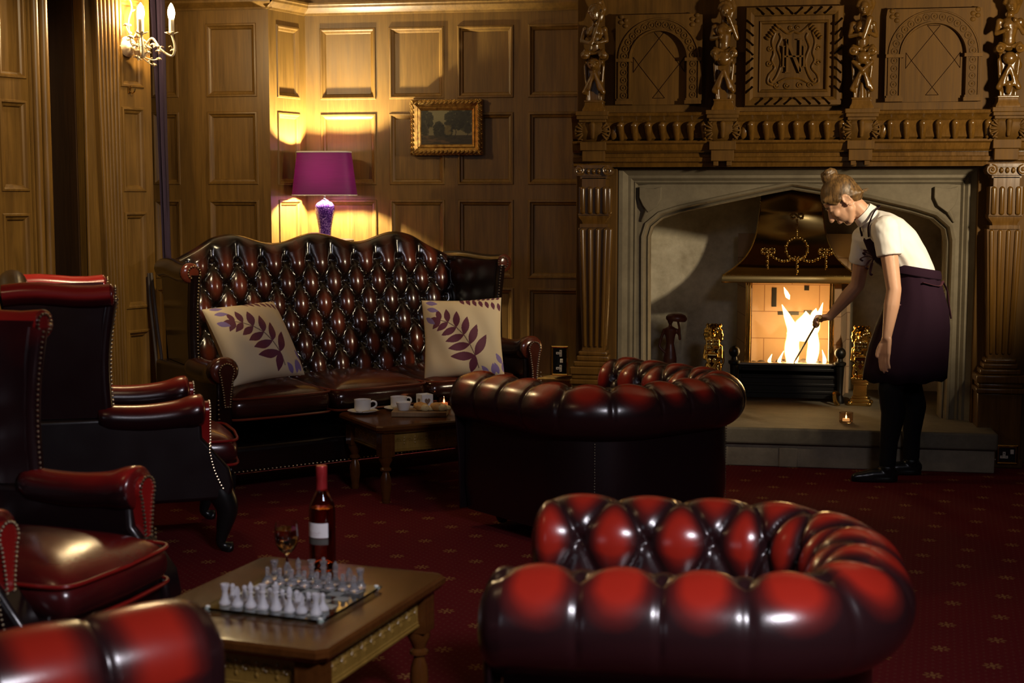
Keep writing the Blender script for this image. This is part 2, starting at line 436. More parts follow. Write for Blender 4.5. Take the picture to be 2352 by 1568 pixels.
# unseen sides of the room
mb = MB(); mb.add(b2(3.4, 3.5, -2.4, 8.7, 0, 3.1)); struct(build('wall_right', mb, OAKD, smooth=False))
mb = MB(); mb.add(b2(-.86, 3.5, 8.6, 8.66, 1.95, 3.1)); mb.add(b2(1.42, 3.5, 8.5, 8.56, 0, 3.1)); struct(build('wall_chimney', mb, OAKD, smooth=False))
mb = MB(); mb.add(b2(-7.1, -4.1, -2.4, -2.3, 0, 3.1)); mb.add(b2(-2.3, 3.5, -2.4, -2.3, 0, 3.1)); mb.add(b2(-4.1, -2.3, -2.4, -2.3, 0, 1.1)); mb.add(b2(-4.1, -2.3, -2.4, -2.3, 2.9, 3.1)); struct(build('wall_front', mb, OAKD, smooth=False))
mb = MB()
for x in (-4.1, -3.23, -2.36): mb.add(b2(x, x+.06, -2.37, -2.31, 1.1, 2.9))
for z in (1.1, 2.0, 2.84): mb.add(b2(-4.1, -2.3, -2.37, -2.31, z, z+.06))
wn = struct(build('window_1', mb, OAKD, smooth=False))
build('pane', MB().add(b2(-4.05, -2.34, -2.345, -2.34, 1.14, 2.86)), GLASS, wn, smooth=False)

# ================================================================== CHIMNEYPIECE (carved oak)
FX = .165
fp = thing('fireplace_surround', 'tall carved dark oak chimneypiece with figures and fluted columns around the stone fireplace', 'fireplace', (FX, 8.0, 0))
X_ = lambda x: x-FX
mb = MB()
for a, b in ((-1.03, -.80), (1.15, 1.45)): mb.add(b2(X_(a), X_(b), .10, .60, 0, 1.63))
mb.add(b2(X_(-1.03), X_(1.45), .12, .60, 1.60, 3.05)); build('backing_board', mb, CARVF, fp, bevel=.004)
def volute(mb, x, z, r, sgn, y0, y1):
    mb.add(prism(arc(x, z, r, 0, 360, 20)[:-1], y0, y1))
    mb.add(tube(spiral(x, z, r, 1.6, R(90), sgn, 30, y0), [r*.16]*31, 6)); mb.add(ell((x, y0, z), (r*.28,)*3))
def column(x):
    c = build('column', MB().add(b2(x-.115, x+.115, -.06, .12, 0, .40)).add(b2(x-.125, x+.125, -.07, .12, 0, .05)), CARV, fp, bevel=.006)
    mb = MB()   # stepped base
    for w, z0, z1 in ((.125, .40, .43), (.115, .43, .455), (.125, .455, .50), (.105, .50, .53), (.090, .53, .56), (.080, .56, .585)): mb.add(b2(x-w, x+w, .0-w*.62, .1, z0, z1))
    build('column_base', mb, CARV, c, bevel=.008, bseg=3)
    mb = MB(); z0, z1 = .585, 1.275   # tapered reeded shaft
    wz = lambda z: .062+.026*(z-z0)/(z1-z0)
    mb.add(loft([[(x-wz(z), .1, z), (x-wz(z), -.012, z), (x+wz(z), -.012, z), (x+wz(z), .1, z)] for z in (z0, z1)]))
    for k in range(4):
        u = (k+.5)/4*2-1; mb.add(capsule((x+u*(wz(z0+.02)), -.014, z0+.03), (x+u*wz(z1-.02), -.014, z1-.015), .0095, .0125, 10))
    for yy in (.02, .055): mb.add(capsule((x+wz(z0), yy, z0+.03), (x+wz(z1), yy, z1-.015), .009, .012, 10))
    build('shaft', mb, CARV, c, angle=50)
    mb = MB()
    mb.add(b2(x-.078, x+.078, -.02, .1, 1.275, 1.295)); mb.add(loft([[(x-w, .1, z), (x-w, -w*.3, z), (x+w, -w*.3, z), (x+w, .1, z)] for w, z in ((.062, 1.295), (.066, 1.31), (.085, 1.335), (.085, 1.345))]))
    w = .082; mb.add(b2(x-w, x+w, -.03, .1, 1.345, 1.50))
    for k in range(4): mb.add(capsule((x-w+w*2*(k+.5)/4, -.032, 1.362), (x-w+w*2*(k+.5)/4, -.032, 1.488), .0135, .0135, 12))
    for yy in (0, .04): mb.add(capsule((x+w, yy, 1.362), (x+w, yy, 1.488), .0135, .0135, 12))
    mb.add(b2(x-.086, x+.086, -.034, .1, 1.345, 1.352))
    for w, z0_, z1_ in ((.066, 1.50, 1.55), (.075, 1.545, 1.560)): mb.add(b2(x-w, x+w, -.03, .1, z0_, z1_))
    build('reeded_block', mb, CARV, c, angle=50)
    mb = MB(); mb.add(b2(x-.092, x+.092, -.05, .1, 1.602, 1.62)); mb.add(b2(x-.075, x+.075, -.04, .1, 1.56, 1.605))
    for sg in (-1, 1): volute(mb, x+sg*.078, 1.588, .027, sg, -.055, .09)
    for k in range(3): mb.add(ell((x-.03+.03*k, -.042, 1.585), (.011, .012, .016)))
    build('capital', mb, CARV, c, angle=50)
    return c
for x in (X_(-.917), X_(1.275)): column(x)
# mantel: stepped mouldings, gadroon, cornice
mb = MB(); x0, x1 = X_(-1.04), X_(1.50)
path = [(x0, 0), (x1, 0)]
def hmould(zs, x0=x0, x1=x1): # list (z, y) profile drawn along x, closed to the wall
    p = [(z, y) for z, y in zs]; v = []; n = len(p)
    for x in (x0, x1): v += [(x, y, z) for z, y in p]
    return v, [(k, k+1, n+k+1, n+k) for k in range(n-1)]+[tuple(range(n)), tuple(range(n, 2*n))[::-1]]
mb.add(hmould([(1.61, .3), (1.61, .05), (1.632, .045), (1.64, .028), (1.66, .025), (1.665, .04), (1.685, .045), (1.688, .02), (1.70, .005), (1.732, -.005), (1.74, -.02), (1.752, -.022), (1.755, .3)]))
mb.add(hmould([(1.85, .3), (1.85, -.03), (1.862, -.045), (1.875, -.055), (1.885, -.075), (1.90, -.08), (1.905, -.06), (1.915, .3)]))
mb.add(hmould([(1.75, .3), (1.752, .02), (1.765, .0), (1.80, -.008), (1.835, -.025), (1.852, -.03), (1.852, .3)]))
build('mantel_shelf', mb, CARV, fp, angle=30)
mb = MB(); FIG = [-.922, -.214, .520, 1.272]
lobes = []
for a, b in ((-.922, -.214), (-.214, .520), (.520, 1.272)):
    n = 7
    for k in range(n):
        x = a+.15+(b-a-.25)*k/(n-1); build('gadroon', MB().add(capsule((X_(x), -.040, 1.834), (X_(x)+.004, -.008, 1.764), .0205, .0155, 14)), CARV, fp)
    for e in (a+.115, b-.07): build('leaf_carving', MB().add(ell((X_(e), -.012, 1.80), (.022, .018, .044), Matrix.Rotation(R(12), 4, 'Y'))), CARV, fp)
def leaf_lobe(mb, x, z, sgn, h):
    for k in range(5):
        a = R(-62+31*k); r = .034
        mb.add(ell((x+sgn*(.012+.020*math.cos(a)), -.066, z+.036*math.sin(a)), (.026, .012, .0065), Matrix.Rotation(-sgn*(a*.8), 4, 'Y'), 10, 6))
for i, x in enumerate(FIG):
    x = X_(x); br = MB()
    br.add(loft([[(x-w, .1, z), (x-w*.98, y, z), (x-w*.6, y-.018, z), (x+w*.6, y-.018, z), (x+w*.98, y, z), (x+w, .1, z)] for w, y, z in ((.062, -.01, 1.745), (.085, -.03, 1.765), (.096, -.05, 1.80), (.090, -.055, 1.835), (.070, -.045, 1.855))]))
    br.add(b2(x-.085, x+.085, -.095, .1, 1.868, 1.888)); br.add(b2(x-.075, x+.075, -.075, .1, 1.852, 1.87)); br.add(b2(x-.09, x+.09, -.10, .1, 1.888, 1.912))
    br.add(b2(x-.072, x+.072, -.035, .1, 1.70, 1.748)); br.add(b2(x-.062, x+.062, -.02, .1, 1.64, 1.70))
    br.add(capsule((x, -.078, 1.838), (x, -.06, 1.772), .017, .011))
    for sg in (-1, 1):
        leaf_lobe(br, x+sg*.045, 1.803, sg, .04); br.add(tube(arc_ := [(x+sg*(.05+.045*math.cos(R(t))), -.058, 1.803+.046*math.sin(R(t))) for t in range(-85, 90, 14)], .006, 6))
    if i in (1, 2):
        for sg in (-1, 1): br.add(b2(x+sg*.036-.014, x+sg*.036+.014, -.01, .06, 1.615, 1.645))
    build('bracket', br, CARVF, fp, bevel=.003)
# carved figures
def figure(i, x):
    mb = MB(); z = 1.915; y = .03
    t = MB(); t.add(loft([[(x-w, .13, z+h), (x-w, y-w*.8, z+h), (x+w, y-w*.8, z+h), (x+w, .13, z+h)] for w, h in ((.064, 0), (.062, .012), (.052, .03), (.050, .05), (.054, .052), (.054, .06))]))
    ped = build('carved_figure', t, CARV, fp, bevel=.003)
    A = lambda *a: mb.add(ell(*a)); C = lambda p, q_, a, b: mb.add(capsule(p, q_, a, b))
    P = lambda a, b, c: (x+a, y+b, z+c)
    mb.add(loft([[(x-w, .12, z+h), (x-w, y-w*.5, z+h), (x+w, y-w*.5, z+h), (x+w, .12, z+h)] for w, h in ((.034, .055), (.040, .16), (.047, .26), (.05, .28))]))
    for sg in (-1, 1):
        C(P(sg*.036, -.02, .06), P(sg*.05, -.022, .25), .008, .010)
        # drapery swags
        C(P(sg*.006, -.05, .20), P(sg*.05, -.035, .105), .012, .016); C(P(sg*.004, -.055, .21), P(sg*.03, -.045, .12), .009, .012)
        mb.add(prism([(p, q_) for p, q_ in arc(x+sg*.05, z+.305, .024, 0, 360, 16)[:-1]], y-.06, y+.05)); A(P(sg*.05, -.062, .305), (.012,)*3)
        C(P(sg*.05, -.04, .33), P(sg*.01, -.04, .315), .012, .010)
    A(P(0, -.05, .255 if i in (0, 3) else .27), (.036, .03, .034)); 
    if i == 0:
        for sg in (-1, 1): A(P(sg*.018, -.075, .262), (.012, .012, .008))
        A(P(0, -.08, .245), (.012, .014, .012))
    if i == 1:
        for k in range(9): A(P(-.042+.014*(k % 4)+.04*(k//5), -.06, .275+.012*(k % 3)), (.013,)*3)
    if i == 2:
        C(P(-.05, -.04, .25), P(0, -.06, .20), .011, .012); C(P(.05, -.04, .25), P(0, -.06, .20), .011, .012); C(P(0, -.02, .06), P(0, -.025, .13), .02, .012)
    if i == 3:
        C(P(0, -.05, .12), P(0, -.04, .08), .018, .014); A(P(.05, -.01, .22), (.02, .02, .026))
    C(P(0, 0, .33), P(0, -.005, .37), .036, .032); C(P(0, -.005, .37), P(0, -.008, .43), .034, .046)
    for sg in (-1, 1): A(P(sg*.022, -.042, .425), (.017, .014, .017)); A(P(sg*.052, -.005, .447), (.02, .022, .02))
    lift = {0: (.34, .34), 1: (.36, .50), 2: (.36, .40), 3: (.40, .45)}[i]
    for sg, h in ((-1, lift[0]), (1, lift[1])):
        C(P(sg*.054, -.005, .445), P(sg*.068, -.025, .385), .016, .013); C(P(sg*.068, -.025, .385), P(sg*.022, -.06, h+(.03 if h < .4 else 0)), .013, .010); A(P(sg*.018, -.062, h+.03 if h < .4 else h), (.013,)*3)
    C(P(0, -.005, .46), P(.002, -.012, .50), .019, .019)
    A(P(.004, -.024, .530), (.030, .034, .042)); A(P(.002, -.057, .524), (.006, .010, .010)); A(P(.003, -.05, .505), (.012, .012, .010))
    for sg in (-1, 1): A(P(.004+sg*.013, -.052, .538), (.006, .006, .004))
    for k in range(7): A(P(.004+.032*math.cos(k*.52), -.012, .545+.032*math.sin(k*.52)), (.014, .024, .014))
    C(P(.03, 0, .50), P(.05, .0, .56), .014, .016); C(P(.05, 0, .56), P(.04, 0, .60), .014, .010); C(P(.04, 0, .60), P(.02, -.01, .595), .010, .008)
    if i == 0: C(P(.045, -.04, .55), P(-.012, -.066, .36), .006, .009)
    if i == 2: 
        C(P(.03, -.06, .47), P(.0, -.066, .37), .020, .012)
        for k in range(6): C(P(.03-.005*k, -.074, .47-.016*k), P(.046-.004*k, -.066, .475-.016*k), .004, .004)
    remesh('figure_carving', mb, CARV, ped, .005, 2)
for i, x in enumerate(FIG): figure(i, X_(x))
# arched panels with inlay
INL = simple('dark_inlay', (.022, .009, .004), .9, Specular_IOR_Level=.05)
SLOT = simple('slot_shade_black', (.004, .002, .001), 1.0, Specular_IOR_Level=0)  # black bars stand in for the shade in the carved gaps
def arched(x0, x1, y=.10):
    x0, x1 = X_(x0), X_(x1); cx = (x0+x1)/2; hw = (x1-x0)/2; ro, ri = hw-.012, hw-.085; zs = 2.20; zb = 1.955
    A0 = [(cx-ri, zb), (cx-ri, zs)]+arc(cx, zs, ri, 180, 0, 32)[1:]+[(cx+ri, zb)]
    n = len(A0); O = []
    for (px, pz) in A0:
        if pz <= zs: O.append((x0 if px < cx else x1, pz))
        else:
            dx, dz = px-cx, pz-zs; t = min(hw/abs(dx) if abs(dx) > 1e-6 else 9, .245/dz if dz > 1e-6 else 9); O.append((cx+dx*t, zs+dz*t))
    mb = MB(); v = [(a, y-.03, b) for a, b in A0]+[(a, y-.03, b) for a, b in O]+[(a, y+.02, b) for a, b in A0]
    mb.add((v, [(k, k+1, n+k+1, n+k) for k in range(n-1)]+[(k, k+1, 2*n+k+1, 2*n+k) for k in range(n-1)]))
    mb.add(molding(A0, [(0, y-.03), (.002, y-.04), (.010, y-.04), (.012, y-.03)])); mb.add(molding(A0, [(.062, y-.03), (.064, y-.038), (.070, y-.038), (.073, y-.03)]))
    for k in range(15):   # guilloche rosettes
        a = R(6+168*k/14); c = (cx+(ri+.037)*math.cos(a), y-.031, zs+(ri+.037)*math.sin(a))
        mb.add(tube([(c[0]+.017*math.cos(t*.7), c[1]-.001, c[2]+.017*math.sin(t*.7)) for t in range(9)], .0035, 5, True)); mb.add(ell(c, (.007, .006, .007), None, 8, 5))
    for sg in (-1, 1):
        xx = cx+sg*(ri+.037)
        for k in range(5): 
            zz = zb+.05+.042*k; mb.add(tube([(xx+.016*math.cos(t*.7), y-.032, zz+.016*math.sin(t*.7)) for t in range(9)], .0032, 5, True)); mb.add(ell((xx, y-.031, zz), (.006, .006, .006), None, 8, 5))
        mb.add(b2(xx-.046, xx+.046, y-.05, y, zs-.012, zs+.006)); mb.add(b2(xx-.046, xx+.046, y-.05, y, zb, zb+.02)); mb.add(b2(xx-.04, xx+.04, y-.042, y, zb+.02, zb+.032))
        for k in range(4): mb.add(ell((cx+sg*(hw-.03-.025*(k % 2)), y-.03, zs+.235-.03*(k//2)-.02*(k % 2)), (.015, .01, .013), None, 8, 5))
    p = build('arched_panel', mb, CARVF, fp, angle=40)
    build('field', MB().add(b2(cx-ri-.01, cx+ri+.01, y+.0, y+.01, zb, zs+ri+.01)), CARVF, p, smooth=False)
    il = MB(); c = (cx, 2.175); w_, h_ = .112, .142; th = .0028
    def seg(a, b): il.add(tube([(a[0], y-.0005, a[1]), (b[0], y-.0005, b[1])], th, 4, flat=.6))
    T, B, L_, R_ = (c[0], c[1]+h_), (c[0], c[1]-h_), (c[0]-w_, c[1]), (c[0]+w_, c[1])
    for s0, s1 in ((T, L_), (T, R_), (B, L_), (B, R_)): seg(s0, s1)
    e = .042
    for V_, dx, dz in ((T, e*.8, e), (B, e*.8, -e)): seg(V_, (V_[0]-dx, V_[1]+dz)); seg(V_, (V_[0]+dx, V_[1]+dz)); seg((V_[0]-dx, V_[1]+dz), (V_[0]+dx, V_[1]+dz))
    for V_, dx in ((L_, -e*.7), (R_, e*.7)): seg(V_, (V_[0]+dx, V_[1]+e)); seg(V_, (V_[0]+dx, V_[1]-e)); seg((V_[0]+dx, V_[1]+e), (V_[0]+dx, V_[1]-e))
    build('inlay', il, INL, p)
arched(-.811, -.334); arched(.644, 1.146)
# central carved panel with monogram
x0, x1, z0, z1 = X_(-.103), X_(.422), 1.938, 2.475; y = .10
pm = build('carved_panel', MB().add(molding([(x0, z0), (x1, z0), (x1, z1), (x0, z1)], [(0, y+.02), (0, y-.02), (.006, y-.035), (.03, y-.042), (.048, y-.03), (.052, y-.012), (.075, y-.012), (.08, y-.02), (.088, y-.015), (.094, y+.006)], True)).add(b2(x0+.08, x1-.08, y+.004, y+.012, z0+.08, z1-.08)), CARVF, fp, angle=30)
sl = MB()
cxm, czm = (x0+x1)/2, (z0+z1)/2
def slot(cx_, cz_, a): sl.add(box((0, 0, 0), (.052, .016, .0085)), Matrix.Translation((cx_, y-.036, cz_)) @ Matrix.Rotation(-a, 4, 'Y'))
for k in range(8):
    u = -.205+.41*(k+.5)/8; a = R(42)*(1 if u < 0 else -1)
    slot(cxm+u, z1-.027, -a); slot(cxm+u, z0+.027, a); slot(x0+.027, czm+u, a); slot(x1-.027, czm+u, -a)
build('slot_shade', sl, SLOT, pm, smooth=False)
ct = MB(); yy = y-.0
for sg in (-1, 1):
    ct.add(tube(bez([(cxm+sg*a, yy, czm+b) for a, b in ((.075, .125), (.068, .10), (.085, .05), (.07, .0), (.065, -.04), (.085, -.10), (.11, -.135), (.125, -.12))]), .0065, 6))
    ct.add(tube(bez([(cxm+sg*a, yy, czm+b) for a, b in ((.10, .13), (.115, .08), (.105, .02), (.115, -.02), (.10, -.06), (.13, -.10), (.135, -.14), (.105, -.155))]), .006, 6))
    ct.add(tube(bez([(cxm+sg*a, yy, czm+b) for a, b in ((.0, .135), (.03, .125), (.06, .145), (.085, .17))]), .007, 6))
    ct.add(tube(bez([(cxm+sg*a, yy, czm+b) for a, b in ((.0, -.115), (.04, -.12), (.08, -.14))]), .007, 6))
    for k in range(6): ct.add(ell((cxm+sg*(.088+.011*k), yy, czm+.165-.013*k), (.020-.001*k, .016, .008), Matrix.Rotation(sg*R(-45), 4, 'Y'), 10, 6))
    for a, b, r in ((.128, .045, .016), (.130, -.035, .018), (.09, -.155, .016), (.035, -.155, .018), (.018, .155, .014)):
        ct.add(tube(spiral(cxm+sg*a, czm+b, r, 1.3, 0, sg, 16, yy), .0045, 5)); ct.add(ell((cxm+sg*a, yy, czm+b), (.006,)*3, None, 8, 5))
build('cartouche', ct, CARV, pm)
mg = MB(); yb = y-.012
def stroke(a, b, w): 
    a = Vector((cxm+a[0], 0, czm+a[1])); b = Vector((cxm+b[0], 0, czm+b[1])); d = (b-a); L = d.length; an = math.atan2(d.z, d.x)
    mg.add(box((0, 0, 0), (L, .018, w)), Matrix.Translation(((a.x+b.x)/2, yb+.006, (a.z+b.z)/2)) @ Matrix.Rotation(-an, 4, 'Y'))
# N tall, H wide and lower, sharing the field
stroke((-.034, -.085), (-.034, .090), .012); stroke((.036, -.085), (.036, .090), .012); stroke((-.037, .092), (.040, -.088), .018)
stroke((-.046, -.085), (-.016, -.085), .006); stroke((.018, .090), (.050, .090), .006); stroke((-.044, .090), (-.028, .090), .006)
stroke((-.055, -.055), (-.055, .055), .009); stroke((.056, -.055), (.056, .055), .009); stroke((-.055, .0), (.056, .0), .010)
for sx in (-.055, .056):
    for sz in (-.055, .055): stroke((sx-.010, sz), (sx+.010, sz), .005)
build('monogram', mg, CARVF, pm, smooth=False, bevel=.0015)

# ================================================================== STONE FIREPLACE
st = thing('stone_fireplace', 'grey sandstone fireplace frame with flat pointed arch and two corner shields', 'fireplace frame', (FX, 8.15, 0))
AP = [(-.62, .215), (-.628, 1.10), (-.628, 1.216), (-.611, 1.273), (-.555, 1.32), (-.457, 1.352), (-.238, 1.401), (.026, 1.457), (.169, 1.485), (.336, 1.457), (.60, 1.407), (.83, 1.352), (.935, 1.318), (.995, 1.265), (1.008, 1.205), (1.008, 1.10), (1.003, .215)]
pp = []
for i in range(len(AP)-1):
    n = 6
    for k in range(n): pp.append((X_(AP[i][0]+(AP[i+1][0]-AP[i][0])*k/n), AP[i][1]+(AP[i+1][1]-AP[i][1])*k/n))
pp.append((X_(AP[-1][0]), AP[-1][1]))
mb = MB(); prof = [(0, .24), (0, .10), (.008, .09), (.014, .10), (.02, .085), (.030, .055), (.042, .05), (.048, .062), (.055, .062)]
mv, mf = molding(pp, prof); mb.add((mv, mf))
k = len(prof); last = [mv[i*k+k-1] for i in range(len(pp))]
L0, R0, T0 = X_(-.695), X_(1.075), 1.515; ring = []
for (x, yy, z) in last:
    if z < 1.15: ring.append((L0 if x < 0 else R0, .062, z))
    else:
        dx, dz = x-0.02, z-1.10; t = min((R0-.02)/dx if dx > 0 else (L0-.02)/dx, (T0-1.10)/dz if dz > 1e-5 else 99); ring.append((.02+dx*t, .062, 1.10+dz*t))
n = len(ring); mb.add((last+ring, [(i, i+1, n+i+1, n+i) for i in range(n-1)]))
mb.add(molding([(L0, .215), (L0, T0), (R0, T0), (R0, .215)], [(-.004, .07), (0, .062), (.012, .045), (.02, .05), (.035, .03), (.05, .035), (.07, .012), (.078, .0), (.10, .0), (.10, .012), (.13, .012), (.13, .3)]))
build('arch_frame', mb, STONE, st, angle=40)
for (a, b) in ((-.812, -.64), (1.02, 1.17)): build('plinth_block', MB().add(b2(X_(a), X_(b), .075, .26, 0, .26)), STONE, st, bevel=.006)
def shield(cx, w, tl):
    m_ = MB(); h = .145; z1 = 1.502
    pts = [(cx-w/2, z1), (cx-w*.2, z1-.008), (cx+w*.2, z1-.010), (cx+w/2, z1), (cx+w*.5, z1-h*.45), (cx+w*.34, z1-h*.75), (cx+tl*w*.1, z1-h), (cx-w*.34, z1-h*.72), (cx-w*.5, z1-h*.42)]
    m_.add(prism(pts, .028, .064)); m_.add(tube([(cx+tl*.008, .045, z1-h+.03), (cx+tl*.05, .055, z1-h-.05)], [.02, .008], 6)); build('shield', m_, STONE, st, bevel=.006, bseg=3)
shield(X_(-.62), .125, -1); shield(X_(.995), .125, 1)
mb = MB()   # rendered recess behind the arch
P_ = [(X_(-.66), .22), (X_(-.74), 1.24), (X_(1.12), 1.24), (X_(1.04), .22)]
mb.add(([(x, y, z) for x, y in P_ for z in (.2, 2.0)], [(0, 1, 3, 2), (2, 3, 5, 4), (4, 5, 7, 6), (1, 3, 5, 7)]))
build('recess_lining', mb, PLAS, st, smooth=False)
# hearth
hh = thing('hearth', 'low stone hearth step with dark slab top, worn pale riser below the fire', 'hearth', (.165, 7.95, 0))
mb = MB(); mb.add(b2(-1.02, 1.075, -.22, 1.5, .125, .215)); build('slab', mb, HEAR, hh, bevel=.012, bseg=3)
mb = MB(); mb.add(b2(-1.0, 1.065, -.19, 1.4, 0, .127)); build('riser', mb, HEARL, hh, bevel=.006)
for x in (-.255, .115): build('inset_block', MB().add(b2(X_(x)+.0, X_(x)+.10, -.198, -.185, .0, .105)), HEARL, hh, bevel=.006)
# brick fireback and cheeks
fb = thing('fireback', 'firebrick lined back and cheeks of the fire chamber under the brass hood', 'fireback', (.20, 9.2, .215))
build('back_panel', MB().add(b2(-.34, .36, 0, .06, 0, 1.0)), BRICK, fb, smooth=False)
for sg in (-1, 1): build('cheek', MB().add(hprism([(sg*.34, .0), (sg*.28, -.0), (sg*.245, -.36), (sg*.285, -.36)], 0, .80)), BRICK, fb, smooth=False)
mb = MB()
for x, z, w, h in ((-.11, .60, .03, .12), (.09, .66, .03, .03), (-.02, .50, .13, .022), (.10, .50, .05, .04), (.0, .70, .20, .012)): mb.add(b2(x-w/2, x+w/2, -.004, .0, z-h/2, z+h/2))
build('soot_gap', mb, IRON, fb, smooth=False)
# hood
hd = thing('fire_hood', 'polished brass fire hood with flared base, beaded edges and wreath ornament', 'fire hood', (.18, 8.8, .93))
HP = [(.0, .408, -.05), (.006, .41, -.055), (.018, .408, -.055), (.036, .405, -.053), (.045, .40, -.05), (.09, .335, .0), (.142, .28, .035), (.19, .247, .06), (.235, .226, .078), (.285, .210, .092), (.34, .199, .102), (.40, .191, .11), (.47, .184, .115), (.70, .18, .12)]
hz = bez([(w, y, z) for z, w, y in HP[4:]], 5)
mb = MB(); rg = []
for p in hz: rg.append([(-p.x, .52, p.z), (-p.x, p.y, p.z), (-p.x*.33, p.y-.006, p.z), (p.x*.33, p.y-.006, p.z), (p.x, p.y, p.z), (p.x, .52, p.z)])
mb.add(loft(rg, False)); build('canopy', mb, BRASS, hd, angle=45)
mb = MB(); mb.add(loft([[(-w, .5, z), (-w, y, z), (w, y, z), (w, .5, z)] for z, w, y in HP[:5]], True)); build('trim_band', mb, BRASSD, hd, angle=30)
mb = MB()
for sg in (-1, 1):
    for i in range(0, len(hz)-1):
        for t in (0, .5):
            p = hz[i].lerp(hz[i+1], t); mb.add(ell((sg*p.x, p.y-.002, p.z), (.0048,)*3, None, 6, 4))
for i in range(74): mb.add(ell((-.40+.8*i/73, -.048, .047), (.0045,)*3, None, 6, 4))
build('beading', mb, BRASSD, hd)
def hy(z):   # front face depth at height z
    for a, b in zip(hz[:-1], hz[1:]):
        if a.z <= z <= b.z: return a.y+(b.y-a.y)*(z-a.z)/(b.z-a.z)
    return .11
mb = MB()
def beads(pts, r=.0085):
    for i, (x, z) in enumerate(pts): mb.add(ell((x, hy(z)-.010, z), (r*(1.25 if i % 2 else .85), r*.9, r), None, 8, 5))
beads([(.035+.065*math.cos(R(t)), .205+.065*math.sin(R(t))) for t in range(0, 360, 15)])
beads([(.035, .27+.012*k) for k in range(10)], .007)
beads([(.035+.035*math.sin(R(t)), .40+.014*math.sin(R(2*t))) for t in range(0, 360, 24)], .008)
for sg in (-1, 1):
    beads([(.035+sg*(.01+.145*t/9), .155-.028*math.sin(math.pi*t/9)+.012*t/9) for t in range(10)])
    bx = .035+sg*.17
    for s2 in (-1, 1): beads([(bx+s2*(.022+.018*math.cos(R(t))), .185+.014*math.sin(R(t))+.006) for t in range(0, 360, 45)], .007)
    beads([(bx+sg*.004*(k % 2), .17-.013*k) for k in range(7)], .007)
beads([(.035+.004*(k % 2), .145-.014*k) for k in range(7)], .0085)
build('wreath_ornament', mb, BRASSD, hd)
for sg in (-1, 1): mb = MB(); mb.add(tube([(sg*.30, .0, -.72), (sg*.262, .0, -.55), (sg*.256, .0, -.3), (sg*.256, .0, .01)], .007, 8)); mb.add(tube([(sg*.285, .01, -.72), (sg*.245, .01, -.52), (sg*.24, .01, -.2), (sg*.24, .01, .01)], [.014, .012, .009, .007], 8)); build('support_rod', mb, BRASSD, hd)
# grate
gr = thing('fire_grate', 'black iron fire grate holding the burning coals, ball finials at both front corners', 'grate', (.18, 8.76, .215))
mb = MB(); mb.add(b2(-.30, .31, .0, .03, .02, .225)); mb.add(b2(-.30, .31, .0, .40, .16, .19))
for k in range(4): mb.add(b2(-.28, .29, -.008, .0, .05+.045*k, .068+.045*k))
build('basket', mb, IRON, gr, bevel=.003)
build('top_rail', MB().add(b2(-.30, .31, -.012, .04, .220, .234)), simple('steel_rail', (.35, .30, .24), .35, 1), gr, bevel=.003)
for x in (-.325, .30):
    p = build('post', MB().add(lathe([(.03, 0), (.03, .02), (.018, .05), (.022, .15), (.026, .22), (.036, .23), (.036, .245), (.018, .252), (.016, .27)], 16), TR(x, -.02, 0)), IRON, gr)
    build('ball_finial', MB().add(ell((x, -.02, .30), (.034, .034, .036), None, 18, 12)), IRON, p)
    build('foot', MB().add(tube(bez([(x, -.02, .05), (x-.03, -.08, .07), (x-.03, -.12, .03), (x-.01, -.14, .0)]), [.014]*36+[.012], 8)), BRASSD, p)
coal = [(-.16, .12), (-.10, .08), (-.05, .10), (.0, .07), (.05, .12), (.09, .08), (.14, .10), (.19, .09), (-.02, .2), (.1, .2), (-.2, .08), (.23, .14)]
COALM = stone('coal', (.010, .008, .007), (.05, .03, .02), .7, 14)
for i, (x, y) in enumerate(coal):
    mb = MB(); r = .024+.010*random.random(); v, f = ell((0, 0, 0), (r*1.2, r, r*.85), None, 10, 7)
    v = [p*(1+.35*pnoise(p*38+Vector((i*3, 0, 0)))) for p in v]; mb.add((v, f)); o = build('coal', mb, COALM, smooth=True, angle=25); o.location = (.18+x, 8.76+y+.03, .215+.19+r*.75)
    tag(o, 'black lump of coal in the burning fire grate', 'coal', 'coals in the grate')
# flames
q = NT('fire_flame'); lw_ = q.n('ShaderNodeLayerWeight', inp={0: .55}).outputs[1]
q.set(Base_Color=(0, 0, 0, 1), Emission_Color=q.mix(lw_, (1, .70, .30), (1, .38, .06)), Emission_Strength=q.math('SUBTRACT', 27, q.math('MULTIPLY', lw_, 25))); FLM = q.m
fl = thing('fire', 'bright burning flames rising from the coals in the grate', 'fire', (.28, 8.92, .42))
def tongue(pts, rad, sq=.7):
    c = bez(pts, 6); n = len(c); rr = [rad[0]+0]*n
    for i in range(n):
        u = i/(n-1)*(len(rad)-1); a = int(min(u, len(rad)-2)); rr[i] = rad[a]+(rad[a+1]-rad[a])*(u-a)
    build('flame', MB().add(tube(c, rr, 12, flat=sq)), FLM, fl, angle=180)
tongue([(-.075, 0, 0), (-.08, 0, .12), (-.07, 0, .20), (-.10, .0, .27), (-.145, 0, .37)], [.05, .068, .06, .066, .045, .03, .002])
tongue([(.035, 0, 0), (.05, 0, .12), (.04, .01, .22), (.075, 0, .30), (.10, 0, .385)], [.045, .055, .05, .05, .036, .02, .001])
tongue([(-.03, .02, .15), (-.02, .02, .22), (.0, .02, .28), (.0, .02, .33)], [.06, .09, .075, .05, .002])
tongue([(.03, .01, .18), (.05, .01, .25), (.052, .0, .31), (.06, .0, .35)], [.05, .06, .045, .03, .002])
tongue([(-.10, .02, .40), (-.115, .02, .43), (-.135, .02, .475)], [.004, .022, .017, .001])
